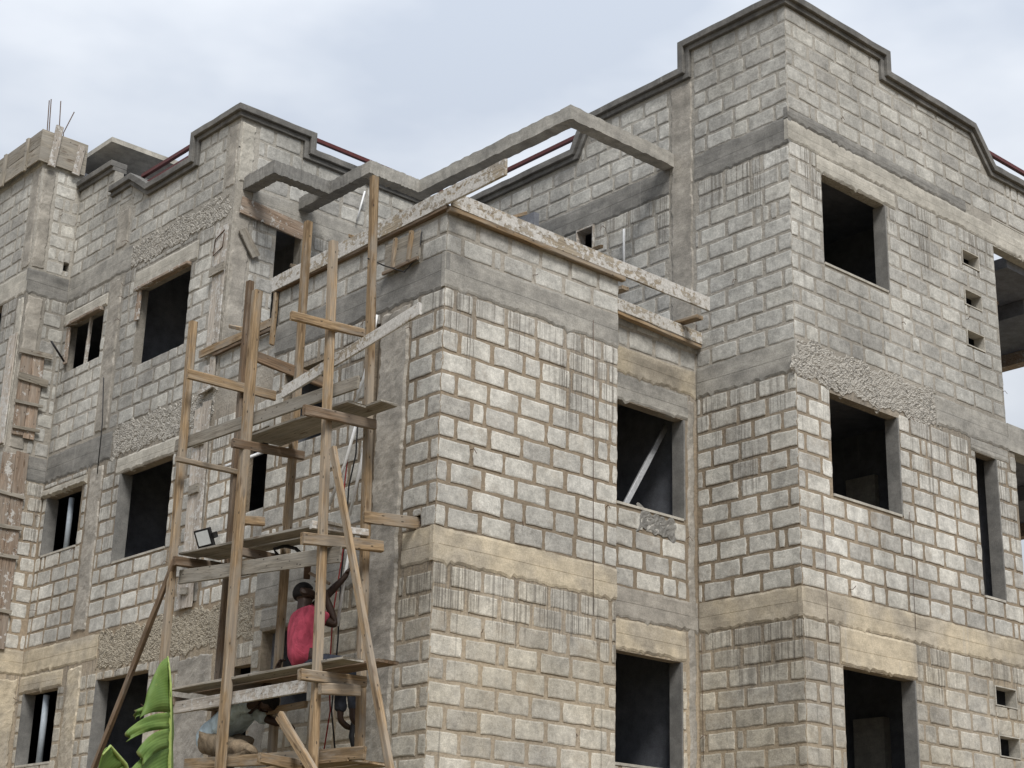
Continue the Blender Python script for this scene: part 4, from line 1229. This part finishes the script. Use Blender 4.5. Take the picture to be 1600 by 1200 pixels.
def person(label, pelvis, chest, neck, head, face, arms, legs, shirt, trousers, shoes=None, sleeve=0.75):
    face = Vector(face).normalized()
    t = thing('person', label, 'person', pelvis)
    pelvis, chest, neck, head = map(Vector, (pelvis, chest, neck, head))
    upd = (head - neck).normalized(); side = face.cross(upd).normalized()
    b = Sk()
    p = b.add(pelvis, .115); w = b.add(lerp(pelvis, chest, .45), .115, p); c = b.add(chest, .135, w)
    n = b.add(neck, .068, c); j = b.add(lerp(neck, head, .5) + face * .015, .075, n)
    h = b.add(head, .118, j); b.add(head + upd * .08 - face * .01, .095, h)
    b.add(head + face * .115 - upd * .02, .026, h)                       # nose
    b.add(head + face * .075 - upd * .10, .045, j)                       # chin
    for s_ in (1, -1): b.add(head + side * .112 * s_ - upd * .015, .018, h)   # ears
    for (sh, el, ha, fd) in arms:
        sh, el, ha, fd = map(Vector, (sh, el, ha, fd)); fd.normalize()
        s0 = b.add(sh, .07, c)
        wr = b.chain(s0, [(lerp(sh, el, .5), .058), (el, .047), (lerp(el, ha, .45), .046), (ha, .032)])
        pal = b.add(ha + fd * .05, .032, wr)
        ax = fd.cross(Vector((0, 0, 1)));
        if ax.length < .1: ax = Vector((1, 0, 0))
        ax.normalize(); cv = ax.cross(fd).normalized()
        for k, (o_, ln) in enumerate(((-.027, .062), (-.009, .074), (.009, .07), (.027, .055))):
            q = ha + fd * .085 + ax * o_
            b.chain(pal, [(q, .0095), (q + fd * ln * .45 - cv * ln * .3, .009), (q + fd * ln * .4 - cv * ln * .8, .008)])
        b.chain(pal, [(ha + fd * .045 + ax * .045, .011), (ha + fd * .09 + ax * .05 - cv * .025, .009)])
    for (hp, kn, an, toe) in legs:
        hp, kn, an, toe = map(Vector, (hp, kn, an, toe))
        a = b.add(hp, .085, p)
        a = b.chain(a, [(lerp(hp, kn, .5), .075), (kn, .055), (lerp(kn, an, .4), .05), (an, .036)])
        b.chain(a, [(lerp(an, toe, .5) - Vector((0, 0, .02)), .036), (toe, .026)])
    skin('body', b.V, b.E, b.r, 'skin', t)
    hb = bmesh.new()
    bmesh.ops.create_uvsphere(hb, u_segments=16, v_segments=10, radius=1)
    fz = (face - upd * face.dot(upd)).normalized()
    for v in hb.verts:
        q0 = v.co.copy()
        k = 1.0 if q0.x < 0.15 or q0.z > 0.35 else 0.8
        v.co = head + fz * (q0.x * .118 - .022) * k + side * q0.y * .105 * k + upd * (max(q0.z, -.55) * .125 + .02)
    hr_ = from_bm('hair', hb, M['hair']); hr_.data.polygons.foreach_set('use_smooth', [True] * len(hr_.data.polygons)); adopt(hr_, t)
    s = Sk()
    p = s.add(lerp(pelvis, chest, -.28), (.19, .18)); w = s.add(lerp(pelvis, chest, .4), (.185, .175), p); c = s.add(chest, .20, w)
    s.add(lerp(chest, neck, .75), .11, c)
    for (sh, el, ha, fd) in arms:
        a = s.add(sh, .10, c); s.chain(a, [(lerp(sh, el, .45), .088), (lerp(sh, el, sleeve), .082)])
        if sleeve > 1: s.chain(len(s.V) - 1, [(lerp(el, ha, sleeve - 1), .05)])
    folds(skin('shirt', s.V, s.E, s.r, shirt, t, 0, 3))
    q = Sk()
    p = q.add(pelvis + (chest - pelvis).normalized() * .05, .17)
    q.add(pelvis - (chest - pelvis).normalized() * .09, .11, p)
    for (hp, kn, an, toe) in legs:
        a = q.add(lerp(hp, kn, .12), .135, p)
        q.chain(a, [(lerp(hp, kn, .5), .12), (Vector(kn), .092), (lerp(kn, an, .5), .07), (lerp(kn, an, .86), .062)])
    folds(skin('trousers', q.V, q.E, q.r, trousers, t, 0, 3))
    if shoes:
        for (hp, kn, an, toe) in legs:
            f = Sk(); a = f.add(Vector(an) - Vector((0, 0, .03)), .05); f.chain(a, [(lerp(an, toe, .6) - Vector((0, 0, .035)), .045), (Vector(toe) - Vector((0, 0, .015)), .036)])
            skin('shoe', f.V, f.E, f.r, shoes, t)
    return t


person('seated man in a faded red shirt raising a hammer, on the scaffold',
       (-.80, 1.09, 2.90), (-.80, 1.16, 3.25), (-.79, 1.20, 3.47), (-.76, 1.22, 3.62), (.8, -.62, .08),
       [((-.79, 1.01, 3.38), (-.56, .90, 3.28), (-.68, 1.0, 3.66), (-.3, .25, .9)),
        ((-.74, 1.33, 3.38), (-.55, 1.14, 3.62), (-.38, 1.03, 3.86), (.3, -.2, .9))],
       [((-.76, .96, 2.86), (-.42, .72, 2.84), (-.44, .68, 2.30), (-.34, .60, 2.22)),
        ((-.74, 1.17, 2.86), (-.36, 1.02, 2.84), (-.36, 1.0, 2.32), (-.22, .96, 2.24))],
       'red_shirt', 'jeans', None, .62)
hip = on(325, 1158, x=-.85); sh_ = on(384, 1102, x=-.82)
person('squatting man in a pale blue shirt and khaki trousers, bent forward on the lowest platform',
       hip, lerp(hip, sh_, .62), sh_ + Vector((.05, -.08, .03)), sh_ + Vector((.12, -.24, .02)), (.5, -.8, -.35),
       [(sh_ + Vector((-.12, .02, -.03)), sh_ + Vector((-.05, -.22, -.02)), on(434, 1046, x=-.70), (0.1, -.2, .9)),
        (sh_ + Vector((.14, .06, -.03)), sh_ + Vector((.22, -.18, -.16)), sh_ + Vector((.3, -.35, -.2)), (.2, -.8, -.2))],
       [(hip + Vector((-.06, -.03, -.02)), on(398, 1176, x=-1.0), on(335, 1196, x=-.98) + Vector((0, .0, .06)), on(356, 1196, x=-1.0)),
        (hip + Vector((.08, -.02, -.02)), on(392, 1160, x=-.68), on(345, 1192, x=-.68) + Vector((0, 0, .04)), on(365, 1194, x=-.68))],
       'blue_shirt', 'khaki', 'sole', .85)
t = thing('hammer', 'dark club hammer raised in the hand of the man in the red shirt', 'hammer', (-.70, 1.05, 3.78))
hh = on(480, 893, x=-.72); h1 = on(515, 912, x=-.62)
timber('handle', hh, h1, .034, .028, 'wood_dark', t, seg=5, jit=.002)
dd = (h1 - hh).normalized(); pp = dd.cross(Vector((1, -.6, 0))).normalized()
timber('head', hh + pp * .075, hh - pp * .075, .07, .07, 'rebar', t, seg=3, jit=.002)

# ------------------------------------------------------------------ banana plant in the foreground
DB = 8.0
cdir = Vector((CD[0], CD[1], 0)).normalized()
def bpt(px, py, dep=0.0):
    v = Vector((px - 800, 0, 0)); q = (px - 800) / FPX * CR - (py - 600) / FPX * CU + CD
    k = (DB + dep) / math.hypot(q[0], q[1])
    return Vector(CP + q * k)


base = bpt(262, 1400); base.z = GZ
plant = thing('banana_plant', 'banana plant with a torn bright green leaf in the left foreground', 'plant', base)
def strip(name, a0, a1, tip0, tip1, bend, nseg=9, mid=None, parent=plant):
    """one torn piece of a leaf blade between two places on the midrib and its ragged outer end"""
    bm = bmesh.new(); rows = []; nw = 5
    vl = bm.verts.layers.float.new('vein'); tl = bm.verts.layers.float.new('tipness')
    side = cdir * -1
    for i in range(nseg + 1):
        s = i / nseg; r = []
        for k in range(nw + 1):
            f = k / nw
            p = lerp(lerp(a0, a1, f), lerp(tip0, tip1, f), s)
            p = p + side * (math.sin(s * 2.2) * bend + 0.012 * math.sin(f * 9 + s * 5)) + Vector((0, 0, -0.06 * s * s))
            if i == nseg: p = p + (lerp(tip0, tip1, f) - lerp(a0, a1, f)) * R.uniform(-.10, .02)
            v = bm.verts.new(p); v[vl] = f * (a0 - a1).length + R.uniform(0, .0005); v[tl] = s
            r.append(v)
        rows.append(r)
    for a, b in zip(rows, rows[1:]):
        for k in range(nw): bm.faces.new((a[k], a[k + 1], b[k + 1], b[k]))
    o = from_bm(name, bm, M['leaf'])
    o.data.polygons.foreach_set('use_smooth', [True] * len(o.data.polygons))
    so_ = o.modifiers.new('solid', 'SOLIDIFY'); so_.thickness = .003
    return adopt(o, parent)


MID = [bpt(262, 1400), bpt(263, 1300), bpt(264, 1200), bpt(266, 1120), bpt(267, 1060), bpt(262, 1026, .05)]
def mid(y): # point on the midrib at picture height y of the photo
    for (ya, pa), (yb, pb) in zip(((1400, MID[0]), (1300, MID[1]), (1200, MID[2]), (1120, MID[3]), (1060, MID[4])), ((1300, MID[1]), (1200, MID[2]), (1120, MID[3]), (1060, MID[4]), (1026, MID[5]))):
        if yb <= y <= ya: return lerp(pa, pb, (ya - y) / (ya - yb))
    return MID[0]


tube('midrib', [mid(y) for y in range(1400, 1025, -22)], lambda s: .016 * (1 - s) + .004, 'rib', plant, 8)
tube('pseudostem', [base, base + Vector((.01, 0, .6)), MID[0] + Vector((0, 0, -.25)), MID[0]], lambda s: .13 * (1 - s) + .018, 'stem', plant, 12)
strip('leaf_blade', mid(1027), mid(1112), bpt(240, 1050), bpt(221, 1106, -.1), .05, 12)
strip('leaf_blade', mid(1106), mid(1114), bpt(213, 1090, -.1), bpt(210, 1104, -.1), .03)
strip('leaf_blade', mid(1113), mid(1140), bpt(199, 1126, -.15), bpt(204, 1141, -.15), .07)
strip('leaf_blade', mid(1138), mid(1168), bpt(218, 1156, -.16), bpt(230, 1178, -.16), .08)
strip('leaf_blade', mid(1164), mid(1215), bpt(205, 1186, -.2), bpt(216, 1250, -.2), .06)
strip('leaf_blade', mid(1210), mid(1290), bpt(215, 1240, -.2), bpt(205, 1310, -.2), .06)
for ya, yb in ((1030, 1075), (1075, 1130), (1130, 1185), (1185, 1240), (1240, 1300)):   # the other half is folded back
    strip('leaf_blade', mid(ya), mid(yb), mid(ya + 15) + cdir * .22 + Vector((-.02, 0, -.1)), mid(yb + 25) + cdir * .28 + Vector((-.03, 0, -.12)), -.02)
# second, lower leaf at the left
M2 = [bpt(240, 1380, -.2), bpt(215, 1260, -.35), bpt(196, 1195, -.5), bpt(172, 1166, -.6), bpt(160, 1180, -.66)]
tube('midrib', M2, lambda s: .013 * (1 - s) + .004, 'rib', plant, 8)
strip('leaf_blade', M2[3], M2[2], bpt(158, 1176, -.62), bpt(152, 1230, -.5), .03)
strip('leaf_blade', M2[3], M2[2], bpt(196, 1170, -.4), bpt(208, 1205, -.35), .03)
strip('leaf_blade', M2[2], M2[1], bpt(152, 1230, -.5), bpt(160, 1300, -.4), .03)
for ang, ln in ((2.4, 1.1), (4.0, 1.2), (5.4, 1.0)):                 # leaves below the frame
    dv = Vector((math.cos(ang), math.sin(ang), 0)); s0 = MID[0] + Vector((0, 0, -.35))
    pts = [s0, s0 + dv * ln * .4 + Vector((0, 0, .18)), s0 + dv * ln * .8 + Vector((0, 0, .05)), s0 + dv * ln * 1.15 + Vector((0, 0, -.3))]
    tube('midrib', pts, lambda s: .014 * (1 - s) + .004, 'rib', plant, 6)
    sd = dv.cross(Vector((0, 0, 1)))
    for sg in (1, -1):
        for a, b in zip(pts, pts[1:]): strip('leaf_blade', a, b, a + sd * sg * .2 + dv * .08 + Vector((0, 0, -.05)), b + sd * sg * .18 + dv * .05 + Vector((0, 0, -.07)), .0, 4)
